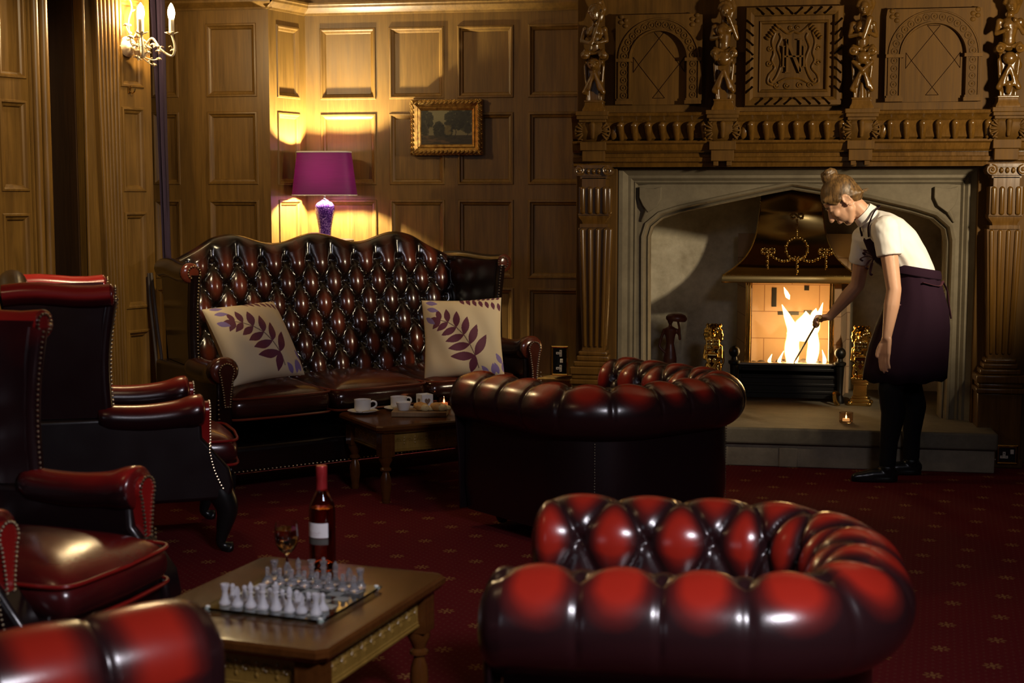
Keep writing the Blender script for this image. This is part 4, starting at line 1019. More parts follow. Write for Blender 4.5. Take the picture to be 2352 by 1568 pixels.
# ================================================================== WALL THINGS
# framed landscape
def painting():
    t = thing('framed_painting', 'small dark woodland landscape in a carved gilt frame on the panelled back wall', 'painting', (-1.882, 8.585, 1.862))
    w, h = .222, .166
    mb = MB().add(molding([(-w, -h), (w, -h), (w, h), (-w, h)], [(0, .01), (0, -.02), (.008, -.034), (.022, -.040), (.034, -.030), (.044, -.022), (.050, -.026), (.062, -.018), (.066, -.010)], True))
    for (ax, az, bx, bz) in ((-w, -h, w, -h), (w, -h, w, h), (w, h, -w, h), (-w, h, -w, -h)):
        n = int(math.hypot(bx-ax, bz-az)/.026)
        for k in range(n):
            u = (k+.5)/n; x, z = ax+(bx-ax)*u, az+(bz-az)*u; d = Vector((bx-ax, bz-az)).normalized(); ang = math.atan2(d.y, d.x)
            cx, cz = x-d.y*.018, z+d.x*.018
            mb.add(ell((cx, -.038, cz), (.017, .010, .007), Matrix.Rotation(-ang-R(35), 4, 'Y'), 8, 5))
            mb.add(ell((x-d.y*.004, -.024, z+d.x*.004), (.008, .010, .006), None, 6, 4))
    build('frame', mb, GILT, t, angle=40)
    N, M_ = 120, 90; iw, ih = w-.058, h-.058
    rs = np.random.RandomState(5); U, V = np.meshgrid(np.linspace(0, 1, N+1), np.linspace(0, 1, M_+1), indexing='ij')
    img = np.zeros((N+1, M_+1, 3)); sky = np.array((.15, .13, .062)); low = np.array((.17, .145, .075))
    img[:] = sky*(V[..., None])+low*(1-V[..., None])
    def dab(cx, cy, rx, ry, col, a=1):
        m_ = ((U-cx)/rx)**2+((V-cy)/ry)**2 < 1; img[m_] = img[m_]*(1-a)+np.array(col)*a
    img[V < .30] = (.035, .024, .010)
    for cx, cy, rx, ry, n in ((.10, .70, .15, .26, 240), (.36, .45, .10, .18, 120), (.66, .70, .20, .26, 320), (.90, .66, .17, .30, 260), (.5, .36, .12, .12, 80), (.05, .4, .10, .2, 90)):
        for k in range(n):
            a = rs.rand()*6.28; q_ = rs.rand()**.5; s = .014+.02*rs.rand(); g = .007+.018*rs.rand(); dab(cx+rx*q_*math.cos(a), cy+ry*q_*math.sin(a), s, s*1.3, (g*1.1, g, g*.42), .8)
    for x0, c in ((.12, .04), (.14, .06), (.64, .02), (.86, .02)):
        for k in range(40): dab(x0+.03*math.sin(k*.12), .22+k*.012, .008, .012, (c, c*.8, c*.5))
    for k in range(70): dab(.47+.1*rs.rand(), .32+.22*rs.rand(), .02, .035, (.13, .10, .035), .25)
    for k in range(90): u = rs.rand(); dab(.02+.45*u+.1*rs.rand(), .04+.20*(1-u)*rs.rand()+.06, .05, .015, (.10, .055, .022), .3)
    for k in range(60): dab(rs.rand(), .05+.2*rs.rand(), .05, .02, (.016, .012, .005), .35)
    cv = MB().add(grid(N, M_, lambda a, b: (-iw-.005+2*(iw+.005)*a, -.012, -ih-.005+2*(ih+.005)*b)))
    build('canvas', cv, PAINT, t, smooth=False, color=np.concatenate([img.reshape(-1, 3), np.ones(((N+1)*(M_+1), 1))], axis=1))
    build('slip', MB().add(molding([(-iw-.012, -ih-.012), (iw+.012, -ih-.012), (iw+.012, ih+.012), (-iw-.012, ih+.012)], [(0, -.008), (.002, -.02), (.012, -.016), (.018, -.012)], True)), BRASSD, t, angle=30)
painting()
# sockets
def outlet(label, loc, w, h, double):
    t = thing('power_socket', label, 'socket', loc, 0)
    build('plate', MB().add(molding([(-w, -h), (w, -h), (w, h), (-w, h)], [(0, 0), (0, -.006), (.005, -.010), (.010, -.006), (.014, -.006)], True)).add(b2(-w+.008, w-.008, -.004, .0, -h+.008, h-.008)), BRASSD, t, angle=30)
    build('inlay', MB().add(b2(-w+.013, w-.013, -.006, -.0035, -h+.013, h-.013)), BLACK, t, smooth=False)
    pl = simple('ivory_insert', (.62, .55, .45), .4)
    def sock(x, z, rot):
        M = Matrix.Translation((x, 0, z)) @ Matrix.Rotation(rot, 4, 'Y'); mb = MB()
        for v in (b2(-.007, .007, -.009, -.005, -.004, .019), b2(-.020, .020, -.009, -.005, -.016, -.002)): mb.add(v, M)
        k = build('socket_face', mb, pl, t, smooth=False); mb = MB()
        for v in (b2(-.002, .002, -.0095, -.0085, .006, .013), b2(-.013, -.008, -.0095, -.0085, -.010, -.006), b2(.008, .013, -.0095, -.0085, -.010, -.006)): mb.add(v, M)
        build('pin_hole', mb, BLACK, k, smooth=False)
    if double:
        sock(-.003, .046, R(-90)); sock(-.003, -.046, R(-90)); sw = [(.012, 0)]
    else: sock(-.016, -.004, 0); sw = [(.024, .016)]
    for x, z in sw: build('switch', MB().add(b2(x-.009, x+.009, -.012, -.005, z-.012, z+.012)), pl, t, bevel=.002)
outlet('tall brass twin power socket on the dark panelling at the right of the sofa', (-1.19, 8.598, .455), .052, .090, True)
outlet('single brass power socket low on the right fireplace pedestal beside the hearth', (1.318, 7.925, .075), .056, .052, False)
# wall sconce
CREAM = simple('cream_painted_metal', (.72, .60, .42), .4)
CRYS = glass('crystal_drop', (1, .98, .95), 0, 1.6)
b0 = Vector(lw(-.115, .002)); sc = thing('wall_sconce', 'cream floral metal wall light with two lit candle bulbs on the pier', 'wall light', (b0.x, b0.y, 2.19), LW)
build('wall_plate', MB().add(lathe([(.004, .028), (.030, .024), (.046, .012), (.052, 0)], 24), Matrix.Translation((-.02, 0, .02)) @ Matrix.Rotation(R(90), 4, 'X')), CREAM, sc)
build('drip_bowl', MB().add(lathe([(.004, -.012), (.022, -.006), (.034, .012), (.038, .024), (.034, .022), (.020, .002), (.004, -.004)], 18), TR(0, -.075, -.03)).add(tube([(-.02, -.02, .02), (0, -.075, -.02)], .010, 8)), CREAM, sc)
def twig(mb, pts, leaf=True, r=.0028):
    c = bez(pts, 5); mb.add(tube(c, r, 5)); e = c[-1]
    if leaf:
        for k in range(3): mb.add(ell(e+Vector((.008*math.cos(k*2.1), .006*math.sin(k*2.1), .003)), (.012, .006, .005), Matrix.Rotation(k*2.1, 4, 'Z') @ Matrix.Rotation(.4, 4, 'Y'), 8, 5))
bulbs = []
for (bx, by, bz) in ((-.055, -.145, .070), (.055, -.245, .072)):
    arm = build('arm', MB().add(tube(bez([(0, -.075, -.02), (bx*.25, by*.45-.03, .055), (bx*.6, by*.75, -.0), (bx*.95, by, -.035), (bx*1.1, by-.015, .01), (bx, by, bz)], 7), .0062, 8)), CREAM, sc)
    build('candle_tube', MB().add(lathe([(.0135, bz+.005), (.0135, bz+.075)], 14), TR(bx, by, 0)), simple('candle_sleeve', (.78, .68, .50), .5), arm)
    mb = MB()
    for k in range(6):
        a = k*math.pi/3; mb.add(ell((bx+.021*math.cos(a), by+.021*math.sin(a), bz+.006), (.017, .0075, .003), Matrix.Rotation(a, 4, 'Z') @ Matrix.Rotation(R(-18), 4, 'Y'), 8, 5))
    mb.add(lathe([(.005, bz-.006), (.013, bz), (.015, bz+.008)], 12), TR(bx, by, 0)); build('petal_cup', mb, CREAM, arm)
    build('bulb', MB().add(lathe([(.0115, bz+.075), (.0165, bz+.092), (.0185, bz+.108), (.0165, bz+.124), (.010, bz+.142), (.004, bz+.152), (.001, bz+.156)], 18), TR(bx, by, 0)), BULB, arm)
    bulbs.append(sc.matrix_basis @ Vector((bx, by, bz+.11)))
    mb = MB(); cb = MB()
    for k in range(6):
        a = random.uniform(0, 6.28); u = .2+.14*k; s = Vector((bx*u, -.05+(by+.05)*u, .01)); e = s+Vector((.045*math.cos(a), .03*math.sin(a), random.uniform(-.03, .05)))
        twig(mb, [s, (s+e)/2+Vector((0, 0, .014)), e]); cb.add(ell(e+Vector((.004, 0, -.008)), (.006, .006, .008), None, 8, 5))
    build('leafy_twig', mb, CREAM, arm); build('crystal_bead', cb, CRYS, arm)
mb = MB(); cb = MB()
for pts in ([(-.02, -.02, .06), (-.045, -.04, .14), (-.03, -.05, .21), (-.04, -.04, .27)], [(-.01, -.02, .05), (.005, -.05, .11), (-.005, -.06, .18), (.02, -.06, .22)], [(0, -.06, -.03), (-.03, -.09, -.055), (-.05, -.10, -.04)], [(0, -.08, -.03), (.03, -.12, -.05), (.06, -.14, -.045)], [(0, -.08, -.035), (.02, -.11, -.065), (.045, -.12, -.075)], [(-.01, -.03, .05), (-.06, -.05, .09), (-.07, -.05, .12)], [(-.01, -.03, .02), (-.06, -.07, .03), (-.07, -.08, .06)]):
    twig(mb, pts, True, .0034)
    c = bez(pts, 4)
    for p in c[3::4]: mb.add(ell(p+Vector((.008, -.004, .003)), (.012, .006, .0045), Matrix.Rotation(random.uniform(0, 6), 4, 'Z') @ Matrix.Rotation(.5, 4, 'Y'), 8, 5))
    cb.add(ell(c[-1], (.007,)*3, None, 8, 5))
build('vine', mb, CREAM, sc); build('crystal_bead', cb, CRYS, sc)
# coat hook
h0 = Vector(lw(-.135, .003)); hk = build('coat_hook', MB().add(b2(-.008, .008, -.006, .0, -.012, .02)).add(tube(bez([(0, -.004, .0), (0, -.022, -.012), (.0, -.040, -.004), (.002, -.044, .012)]), .0032, 6)).add(tube(bez([(0, -.004, .012), (-.004, -.02, .014), (-.012, -.026, .024)]), .0028, 6)), BRASSD)
hk.location = (h0.x, h0.y, 1.985); hk.rotation_euler = (0, 0, LW); tag(hk, 'small brass double coat hook on the pier under the wall light', 'hook')
# curtain at the bay
mb = MB(); rg = []
for z in np.linspace(.55, 3.0, 24):
    u = (z-.55)/2.45; wd = .008+.032*u+.008*math.sin(z*3)*u; rg.append([(-3.245+wd*a+.03*(1-u), 7.46+.02*math.sin(a*7+z*1.2)+b, z) for a, b in [(-1+2*k/12, 0) for k in range(13)]+[(1-2*k/12, .03) for k in range(13)]])
mb.add(loft(rg)); tag(build('curtain', mb, CURT, angle=120), 'narrow purple curtain hanging behind the right edge of the pier', 'curtain')
cd = build('hanging_cable', MB().add(tube(bez([(-3.075, 7.03, 1.05), (-3.05, 7.00, .92), (-3.02, 6.97, .75), (-2.985, 6.93, .60), (-2.965, 6.90, .40), (-2.96, 6.9, .006)]), .009, 8)).add(tube(bez([(-3.09, 7.03, 1.05), (-3.08, 7.02, .9), (-3.05, 6.99, .70), (-3.02, 6.95, .5), (-3.01, 6.95, .006)]), .008, 8)), simple('dark_cord', (.05, .035, .03), .6))
cd.location = (-.055, .035, 0); tag(cd, 'dark cord hanging down between the pier and the sofa', 'cord')
# table lamp on a small round table in the corner
lx, ly = -2.605, 8.42
stb = thing('lamp_table', 'small dark side table mostly hidden behind the sofa, under the lamp', 'table', (lx, ly, 0))
build('tabletop', MB().add(lathe([(.16, 1.165), (.175, 1.172), (.175, 1.186), (.165, 1.19)], 32)), OAKD, stb); build('pedestal', MB().add(lathe([(.12, 0), (.12, .03), (.04, .06), (.03, .5), (.04, .9), (.03, 1.1), (.06, 1.165)], 20)), OAKD, stb)
lt = thing('table_lamp', 'lit table lamp with purple oblong silk shade and mottled purple glass base', 'lamp', (lx, ly, 1.19), R(4)); lt.scale = (.97, .95, 1.03)
q = NT('mottled_purple_glass'); vo = q.n('ShaderNodeTexVoronoi', inp={'Vector': q.obj(), 'Scale': 130.0}).outputs[0]; nn = q.noise(q.obj(), 22, 4)
q.set(Base_Color=q.ramp(q.math('ADD', q.math('MULTIPLY', vo, .6), q.math('MULTIPLY', nn, .55)), [(.34, (.34, .27, .55)), (.52, (.09, .035, .23)), (.78, (.03, .010, .10))]), Roughness=.12, Coat_Weight=.6); PVASE = q.m
build('base', MB().add(lathe([(r*1.18, z) for r, z in [(.034, 0), (.035, .008), (.032, .02), (.034, .06), (.042, .11), (.050, .15), (.053, .175), (.050, .198), (.038, .215), (.020, .224), (.018, .23)]], 28)), PVASE, lt)
build('stem', MB().add(lathe([(.012, .228), (.012, .236), (.007, .24), (.007, .38), (.016, .382), (.016, .42)], 12)), simple('chrome', (.7, .66, .6), .15, 1), lt)
q = NT('purple_silk_shade'); wv = q.noise(q.obj((6, 6, 160)), 1, 3)
bc = q.mix(wv, (.13, .011, .11), (.20, .020, .17)); tr = q.n('ShaderNodeBsdfTranslucent', inp={0: (.085, .006, .065, 1)}); q.set(Base_Color=bc, Roughness=.6)
mx = q.n('ShaderNodeMixShader', inp={0: .22, 1: q.b.outputs[0], 2: tr.outputs[0]}); q.t.links.new(mx.outputs[0], q.out.inputs[0]); SHADE = q.m
def shr(w, d, z, n=48, e=.55): return [(w*math.copysign(abs(math.cos(2*math.pi*k/n))**e, math.cos(2*math.pi*k/n)), d*math.copysign(abs(math.sin(2*math.pi*k/n))**e, math.sin(2*math.pi*k/n)), z) for k in range(n)]
zt0, zb0 = .508, .258
build('shade', MB().add(loft([shr(.200, .115, zb0), shr(.1825, .103, (zt0+zb0)/2), shr(.166, .092, zt0), shr(.163, .089, zt0), shr(.1795, .100, (zt0+zb0)/2), shr(.197, .112, zb0), shr(.200, .115, zb0)], False)), SHADE, lt, angle=70)
build('shade_lining_ring', MB().add(tube(shr(.165, .0905, zt0), .0052, 6, True)).add(tube(shr(.1985, .1135, zb0), .003, 6, True)), simple('white_tape', (.7, .66, .6), .6), lt)
build('bulb', MB().add(ell((0, 0, .395), (.026, .026, .032))), emit('lamp_bulb_glow', (1, .90, .62), 8000), lt)

# ================================================================== ON THE CHESS TABLE
TZ = .3805
bt = thing('wine_bottle', 'rose wine bottle with red capsule and white label on the chess table', 'bottle', (-1.222, 3.885, TZ), R(-25))
build('glass', MB().add(lathe([(.030, .004), (.0365, .0), (.0375, .006), (.0375, .175), (.034, .198), (.022, .222), (.0155, .24), (.0145, .29), (.0145, .304), (.0115, .304), (.0115, .24), (.019, .222), (.031, .197), (.0345, .175), (.0345, .012), (.012, .03), (.001, .034)], 32)), ROSE, bt)
build('wine', MB().add(lathe([(.001, .036), (.012, .033), (.033, .016), (.0335, .186), (.001, .187)], 28)), glass('rose_wine', (.95, .33, .11), 0, 1.33), bt)
build('capsule', MB().add(lathe([(.0155, .235), (.0157, .24), (.0152, .27), (.0158, .271), (.0158, .302), (.0145, .306), (.001, .307)], 24)), simple('red_foil_capsule', (.42, .028, .030), .3, .3), bt)
def label_arc(r, z0, z1, a0, a1, n=16):
    v = [(r*math.cos(R(a0+(a1-a0)*i/n)), r*math.sin(R(a0+(a1-a0)*i/n)), z) for i in range(n+1) for z in (z0, z1)]
    return v, [(2*i, 2*i+2, 2*i+3, 2*i+1) for i in range(n)]
lb = build('label', MB().add(label_arc(.0380, .104, .146, -132, -22)), simple('white_label', (.80, .74, .74), .5), bt)
def script(mb, pts, rr=.0384):
    mb.add(tube([(rr*math.cos(R(a)), rr*math.sin(R(a)), z) for a, z in pts], .0004, 4))
mb = MB(); script(mb, [(-112+2.2*k+2.4*math.sin(k*1.3), .118+.0035*math.sin(k*1.9)+(.010 if k < 3 else 0)) for k in range(26)]); script(mb, [(-118+2*k, .111) for k in range(30)]); script(mb, [(-96+.5*k, .128+.0016*k) for k in range(9)])
build('lettering', mb, simple('faint_label_ink', (.50, .36, .36), .6), lb)
build('neck_band', MB().add(label_arc(.0380, .084, .101, -132, -22)), simple('grey_label_band', (.085, .075, .065), .5), bt)
wg = thing('wine_glass', 'stemmed glass of pale wine standing beside the rose bottle', 'glass', (-1.300, 3.80, TZ))
build('glass', MB().add(lathe([(.030, 0), (.031, .002), (.012, .005), (.0045, .012), (.004, .06), (.0055, .066), (.020, .078), (.0315, .098), (.0345, .120), (.0325, .145), (.0305, .158), (.0297, .158), (.0315, .145), (.0335, .120), (.0305, .099), (.019, .081), (.001, .074)], 32)), GLASS, wg)
build('wine', MB().add(lathe([(.001, .0745), (.0188, .0815), (.0302, .0995), (.0331, .120), (.0316, .1395), (.001, .1395)], 32)), WINE, wg)
# chess board and pieces
BR = R(-10.3); BC = (-1.2045, 3.575)
cb_ = thing('chess_board', 'square clear glass chess board on the front coffee table', 'chess board', (BC[0], BC[1], TZ), BR)
build('pane', MB().add(b2(-.175, .175, -.175, .175, .007, .013)), PANE, cb_, bevel=.0012)
mb = MB()
for i in range(8):
    for j in range(8):
        if (i+j) % 2: mb.add(b2(-.150+.0375*i, -.150+.0375*(i+1), -.150+.0375*j, -.150+.0375*(j+1), .0131, .0134))
q = NT('frosted_squares'); q.set(Base_Color=(.8, .85, .84, 1), Transmission_Weight=.85, Roughness=.5); build('frosted_squares', mb, q.m, cb_, smooth=False)
for sx in (-1, 1):
    for sy in (-1, 1): build('foot', MB().add(lathe([(.005, 0), (.0065, .003), (.006, .008), (.0065, .0150), (.004, .0165)], 12), TR(sx*.163, sy*.163, 0)), simple('white_rubber_bumper', (.75, .75, .70), .4), cb_)
base_p = [(.0145, 0), (.0155, .003), (.0155, .007), (.0120, .011)]
PCS = {'pawn': base_p+[(.0065, .019), (.0050, .027), (.0068, .030), (.0048, .032), (.0062, .036), (.0066, .040), (.0045, .044), (.001, .0455)],
 'rook': base_p+[(.0080, .022), (.0068, .034), (.0085, .040), (.0115, .050), (.0115, .054), (.0080, .054), (.0078, .050), (.001, .050)],
 'bishop': base_p+[(.0068, .022), (.0055, .036), (.0085, .040), (.0055, .043), (.0078, .050), (.0074, .056), (.0040, .062), (.0025, .065), (.001, .067)],
 'queen': base_p+[(.0078, .024), (.0062, .040), (.0095, .044), (.0062, .047), (.0085, .056), (.0115, .063), (.0095, .063), (.006, .060), (.001, .062)],
 'king': base_p+[(.0080, .024), (.0065, .042), (.0100, .047), (.0068, .050), (.0095, .060), (.0100, .064), (.005, .066), (.0055, .069), (.005, .073), (.001, .075)]}
def piece_mesh(k):
    mb = MB()
    if k == 'knight':
        mb.add(lathe(base_p+[(.009, .016), (.001, .017)], 20))
        mb.add(prism([(-.008, .012), (.008, .012), (.0075, .026), (.010, .034), (.007, .042), (.001, .048), (-.001, .052), (-.004, .046), (-.010, .040), (-.0145, .032), (-.012, .028), (-.006, .031), (-.003, .030), (-.0065, .022)], -.0045, .0045))
    else: mb.add(lathe(PCS[k], 20))
    return mb
src = {}
def piece(kind, frosted, i, j, label, grp):
    key = (kind, frosted); mat_ = FROST if frosted else CHESSC
    x, y = -.131+.0375*i, -.131+.0375*j; p = Matrix.Rotation(BR, 4, 'Z') @ Vector((x+random.uniform(-.002, .002), y+random.uniform(-.002, .002), 0))
    if key not in src: o = src[key] = build('chess_'+kind, piece_mesh(kind), mat_, angle=60)
    else: o = src[key].copy(); COL.objects.link(o)
    o.location = (BC[0]+p.x, BC[1]+p.y, TZ+.0135); o.rotation_euler = (0, 0, BR+(R(90) if frosted else R(-90))+random.uniform(-.3, .3) if kind == 'knight' else random.uniform(0, 6))
    tag(o, label, 'chess piece', grp)
back = ['rook', 'knight', 'bishop', 'queen', 'king', 'bishop', 'knight', 'rook']
ordn = ['first', 'second', 'third', 'fourth', 'fifth', 'sixth', 'seventh', 'eighth']
for fr, row, prow, nm, grp in ((True, 0, 1, 'frosted white glass', 'frosted glass chess pieces'), (False, 7, 6, 'clear glass', 'clear glass chess pieces')):
    where = 'nearest' if fr else 'farthest'
    for i, k in enumerate(back): piece(k, fr, i, row, f'{nm} chess {k}, {ordn[i]} from the left in the {where} board row', grp)
    for i in range(8): piece('pawn', fr, i, prow, f'{nm} pawn, {ordn[i]} from the left of the {"frosted" if fr else "clear"} pawns', grp)

# ================================================================== ON THE TEA TABLE
def cup_saucer(label_c, label_s, x, y, rz):
    s = build('saucer', MB().add(lathe([(.030, 0), (.034, .002), (.060, .008), (.074, .013), (.075, .015), (.060, .012), (.030, .006), (.001, .005)], 36)), WHITE); s.location = (x, y, TZ); tag(s, label_s, 'saucer', 'saucers on the tea table')
    c = build('coffee_cup', MB().add(lathe([(.024, 0), (.027, .003), (.036, .008), (.041, .016), (.0415, .058), (.0425, .062), (.0395, .062), (.0385, .016), (.030, .009), (.001, .008)], 36)), WHITE); c.location = (x, y, TZ+.0062); c.rotation_euler = (0, 0, rz); tag(c, label_c, 'cup', 'cups on the tea table')
    build('handle', MB().add(tube(bez([(.040, 0, .050), (.052, 0, .054), (.066, 0, .048), (.068, 0, .034), (.056, 0, .022), (.040, 0, .016)]), .0048, 10)), WHITE, c)
    build('coffee', MB().add(lathe([(.001, .052), (.0385, .052), (.0385, .0525), (.001, .0525)], 30)), simple('milky_coffee', (.22, .12, .06), .3), c)
cup_saucer('white porcelain coffee cup standing alone at the left of the tea table', 'white saucer under the left hand cup, holding a teaspoon', -1.929, 6.820, R(8))
cup_saucer('white coffee cup partly hidden behind the jam bowl and sugar box', 'white saucer behind the bread board', -1.778, 6.951, R(40))
sp_ = build('teaspoon', MB().add(tube(bez([(-.05, 0, .004), (-.02, 0, .006), (.03, 0, .004)]), [.0022]*24+[.0022], 6)).add(ell((.045, 0, .003), (.018, .010, .003))), simple('steel_spoon', (.5, .45, .36), .2, 1)); sp_.location = (-1.879, 6.783, TZ+.013); sp_.rotation_euler = (0, 0, R(50)); tag(sp_, 'small steel teaspoon resting on the left saucer', 'spoon')
by = R(7); bd = build('bread_board', MB().add(b2(-.135, .135, -.065, .065, 0, .026)), wood('board_wood', (.16, .085, .035), (.30, .18, .085), .5, (1.5, 9, 9)), bevel=.004); bd.location = (-1.632, 6.800, TZ); bd.rotation_euler = (0, 0, by); tag(bd, 'small wooden serving board with jam bowl and two scones', 'board')
def onboard(x, y): p = Matrix.Rotation(by, 4, 'Z') @ Vector((x, y, 0)); return (-1.632+p.x, 6.800+p.y, TZ+.0265)
bw = build('jam_bowl', MB().add(lathe([(.024, 0), (.027, .003), (.036, .034), (.039, .040), (.0365, .041), (.033, .034), (.024, .008), (.001, .007)], 32)), WHITE); bw.location = onboard(-.080, -.012); tag(bw, 'small white ramekin of dark jam on the serving board', 'bowl')
build('jam', MB().add(lathe([(.001, .033), (.031, .031), (.0315, .032), (.001, .036)], 20)), simple('dark_jam', (.03, .006, .006), .15), bw)
CRUST = stone('scone_crust', (.34, .15, .035), (.68, .36, .095), .6, 30); CRUMB = stone('scone_crumb', (.50, .36, .15), (.70, .54, .26), .9, 60)
for (x, y, r, lab, k) in ((.005, -.02, 0, 'golden broken scone in the middle of the serving board beside the jam', 1), (.085, -.02, .3, 'golden torn scone at the right end of the serving board', 2)):
    t = thing('scone', lab, 'scone', onboard(x, y), r, 'scones on the serving board')
    mb = MB(); v, f = ell((0, 0, .020), (.034, .030, .022), None, 20, 12); mb.add(([p*(1+.16*pnoise(p*45+Vector((k*7, 0, 0)))) for p in v], f)); build('crust', mb, CRUST, t)
    mb = MB(); v, f = ell((.024, -.016, .016), (.024, .018, .018), None, 18, 12); mb.add(([p+Vector((1, -.5, .3))*.006*pnoise(p*120+Vector((k*3, 0, 0))) for p in v], f)); v, f = ell((.048, .0, .012), (.020, .018, .013), None, 16, 10); mb.add(([p*(1+.10*pnoise(p*90)) for p in v], f)); build('crumb', mb, CRUMB, t)
sb = thing('sugar_holder', 'white square porcelain sugar holder with a heart cut out, behind the scones', 'holder', (-1.655, 6.995, TZ), R(40))
w = .032; sb_m = MB()
for a in range(4): sb_m.add(b2(-w, w, -w, -w+.004, 0, .078), Matrix.Rotation(R(90*a), 4, 'Z'))
sb_m.add(b2(-w, w, -w, w, 0, .004)); build('box', sb_m, WHITE, sb, bevel=.001)
hp = [(.0155*math.sin(t)**3*1.0, .044+.0012*(13*math.cos(t)-5*math.cos(2*t)-2*math.cos(3*t)-math.cos(4*t))) for t in np.linspace(0, 2*math.pi, 40)[:-1]]
M2 = Matrix.Rotation(R(0), 4, 'Z'); mb = MB().add(prism(hp, -w-.0004, -w+.001), M2).add(prism(hp, -w-.0004, -w+.001), Matrix.Rotation(R(-90), 4, 'Z')); build('heart_cutout', mb, simple('heart_brown', (.20, .12, .07), .6), sb, smooth=False)
def tealight(label, loc, col, e):
    t = thing('tealight_holder', label, 'candle holder', loc); g = glass('tinted_candle_glass', col, 0, 1.4)
    build('glass_cup', MB().add(lathe([(.030, 0), (.036, .002), (.0375, .010), (.0375, .056), (.0345, .056), (.0345, .012), (.030, .008), (.001, .008)], 28)), g, t)
    c = build('candle', MB().add(lathe([(.0195, .0085), (.0195, .022), (.018, .024), (.001, .022)], 20)), simple('wax', (.8, .72, .55), .5, Emission_Color=(1, .55, .2, 1), Emission_Strength=.6), t)
    build('flame', MB().add(lathe([(.001, .023), (.0042, .028), (.0045, .032), (.002, .040), (.0005, .045)], 12)), TEAFL, c)
tealight('lit tealight in a smoky glass cup on the tea table behind the scones', (-1.575, 7.085, TZ), (.50, .22, .17), .22)
tealight('lit tealight in a glass cup on the hearth slab near the woman', (.478, 7.985, .2155), (.80, .62, .48), .35)

# ================================================================== PERSON
PX, PY = .672, 7.565
body = MB(); Cb = lambda *a: body.add(capsule(*a)); E_ = lambda *a: body.add(ell(*a))
# (right in the picture, away, up)
def ring(c, ax, fb, dw, n=20, tilt=None):
    ax = Vector(ax).normalized(); d = Vector((0, 1, 0)); f = ax.cross(d).normalized(); return [Vector(c)+f*fb*math.cos(2*math.pi*k/n)+d*dw*math.sin(2*math.pi*k/n) for k in range(n)]
SP = [((.125, 0, .86), .115, .165), ((.118, 0, .96), .112, .158), ((.098, 0, 1.055), .100, .135), ((.058, 0, 1.135), .100, .138), ((.008, 0, 1.205), .102, .150), ((-.045, 0, 1.262), .098, .165), ((-.095, 0, 1.305), .075, .150), ((-.125, 0, 1.328), .052, .090)]
def torso(grow=0, a=0, b=99):
    rg = []; S_ = SP[a:b]
    for i, (c, fb, dw) in enumerate(S_):
        p0 = Vector(S_[max(i-1, 0)][0]); p1 = Vector(S_[min(i+1, len(S_)-1)][0]); rg.append(ring(c, p1-p0, fb+grow, dw+grow))
    return loft(rg)
body.add(torso(-.004))
# neck and head
HC = Vector((-.272, .01, 1.425)); pit = R(47); yw = R(10)
Fh = Vector((-math.cos(pit)*math.cos(yw), math.cos(pit)*math.sin(yw), -math.sin(pit))).normalized(); Rh = Vector((math.sin(yw), math.cos(yw), 0)).normalized(); Uh = Rh.cross(Fh).normalized()
if Uh.z < 0: Uh = -Uh
HM = Matrix((Fh, Rh, Uh)).transposed().to_4x4(); HM.translation = HC
Hp = lambda f, r, u: HM @ Vector((f, r, u))
HR = HM.to_3x3().to_4x4()
Cb((-.10, 0, 1.30), Hp(-.030, 0, -.070), .052, .048)
E_(Hp(-.012, 0, .022), (.094, .074, .090), HR, 24, 16); E_(Hp(.028, 0, -.035), (.060, .056, .070), HR, 20, 14)
Cb(Hp(.035, 0, -.085), Hp(.052, 0, -.098), .034, .020); Cb(Hp(.0, .038, -.055), Hp(.04, .014, -.098), .026, .020); Cb(Hp(.0, -.038, -.055), Hp(.04, -.014, -.098), .026, .020)
Cb(Hp(.082, 0, .004), Hp(.105, 0, -.034), .009, .013); E_(Hp(.098, .009, -.038), (.010, .008, .007), HR); E_(Hp(.098, -.009, -.038), (.010, .008, .007), HR)
E_(Hp(.082, 0, -.062), (.012, .022, .006), HR); E_(Hp(.080, 0, -.073), (.012, .020, .007), HR)
for s in (-1, 1):
    E_(Hp(.058, s*.036, -.022), (.026, .022, .022), HR); Cb(Hp(.076, s*.014, .022), Hp(.062, s*.045, .020), .010, .008)
    E_(Hp(.071, s*.031, .004), (.012, .014, .008), HR)
    ER = HR @ Matrix.Rotation(s*R(-18), 4, 'Z'); 
    for k in range(10): a = R(200-32*k); E_(Hp(-.020+.018*math.cos(a), s*.080, -.014+.030*math.sin(a)), (.0068, .0065, .007), HR, 8, 6)
    E_(Hp(-.020, s*.074, -.014), (.014, .008, .024), HR); E_(Hp(-.014, s*.079, -.040), (.009, .007, .009), HR, 8, 6)
# arms
NS, NE, NW = Vector((-.085, -.150, 1.285)), Vector((-.050, -.205, .985)), Vector((-.082, -.215, .750))
FS, FE, FW = Vector((-.115, .150, 1.235)), Vector((-.128, .225, .985)), Vector((-.240, .360, .805))
def arm(S0, El, Wr):
    m1 = S0.lerp(El, .45); m2 = El.lerp(Wr, .32)
    chain(body, [S0, m1, El, m2, Wr.lerp(El, .25), Wr], [.052, .044, .037, .039, .029, .0235])
arm(NS, NE, NW); arm(FS, FE, FW)
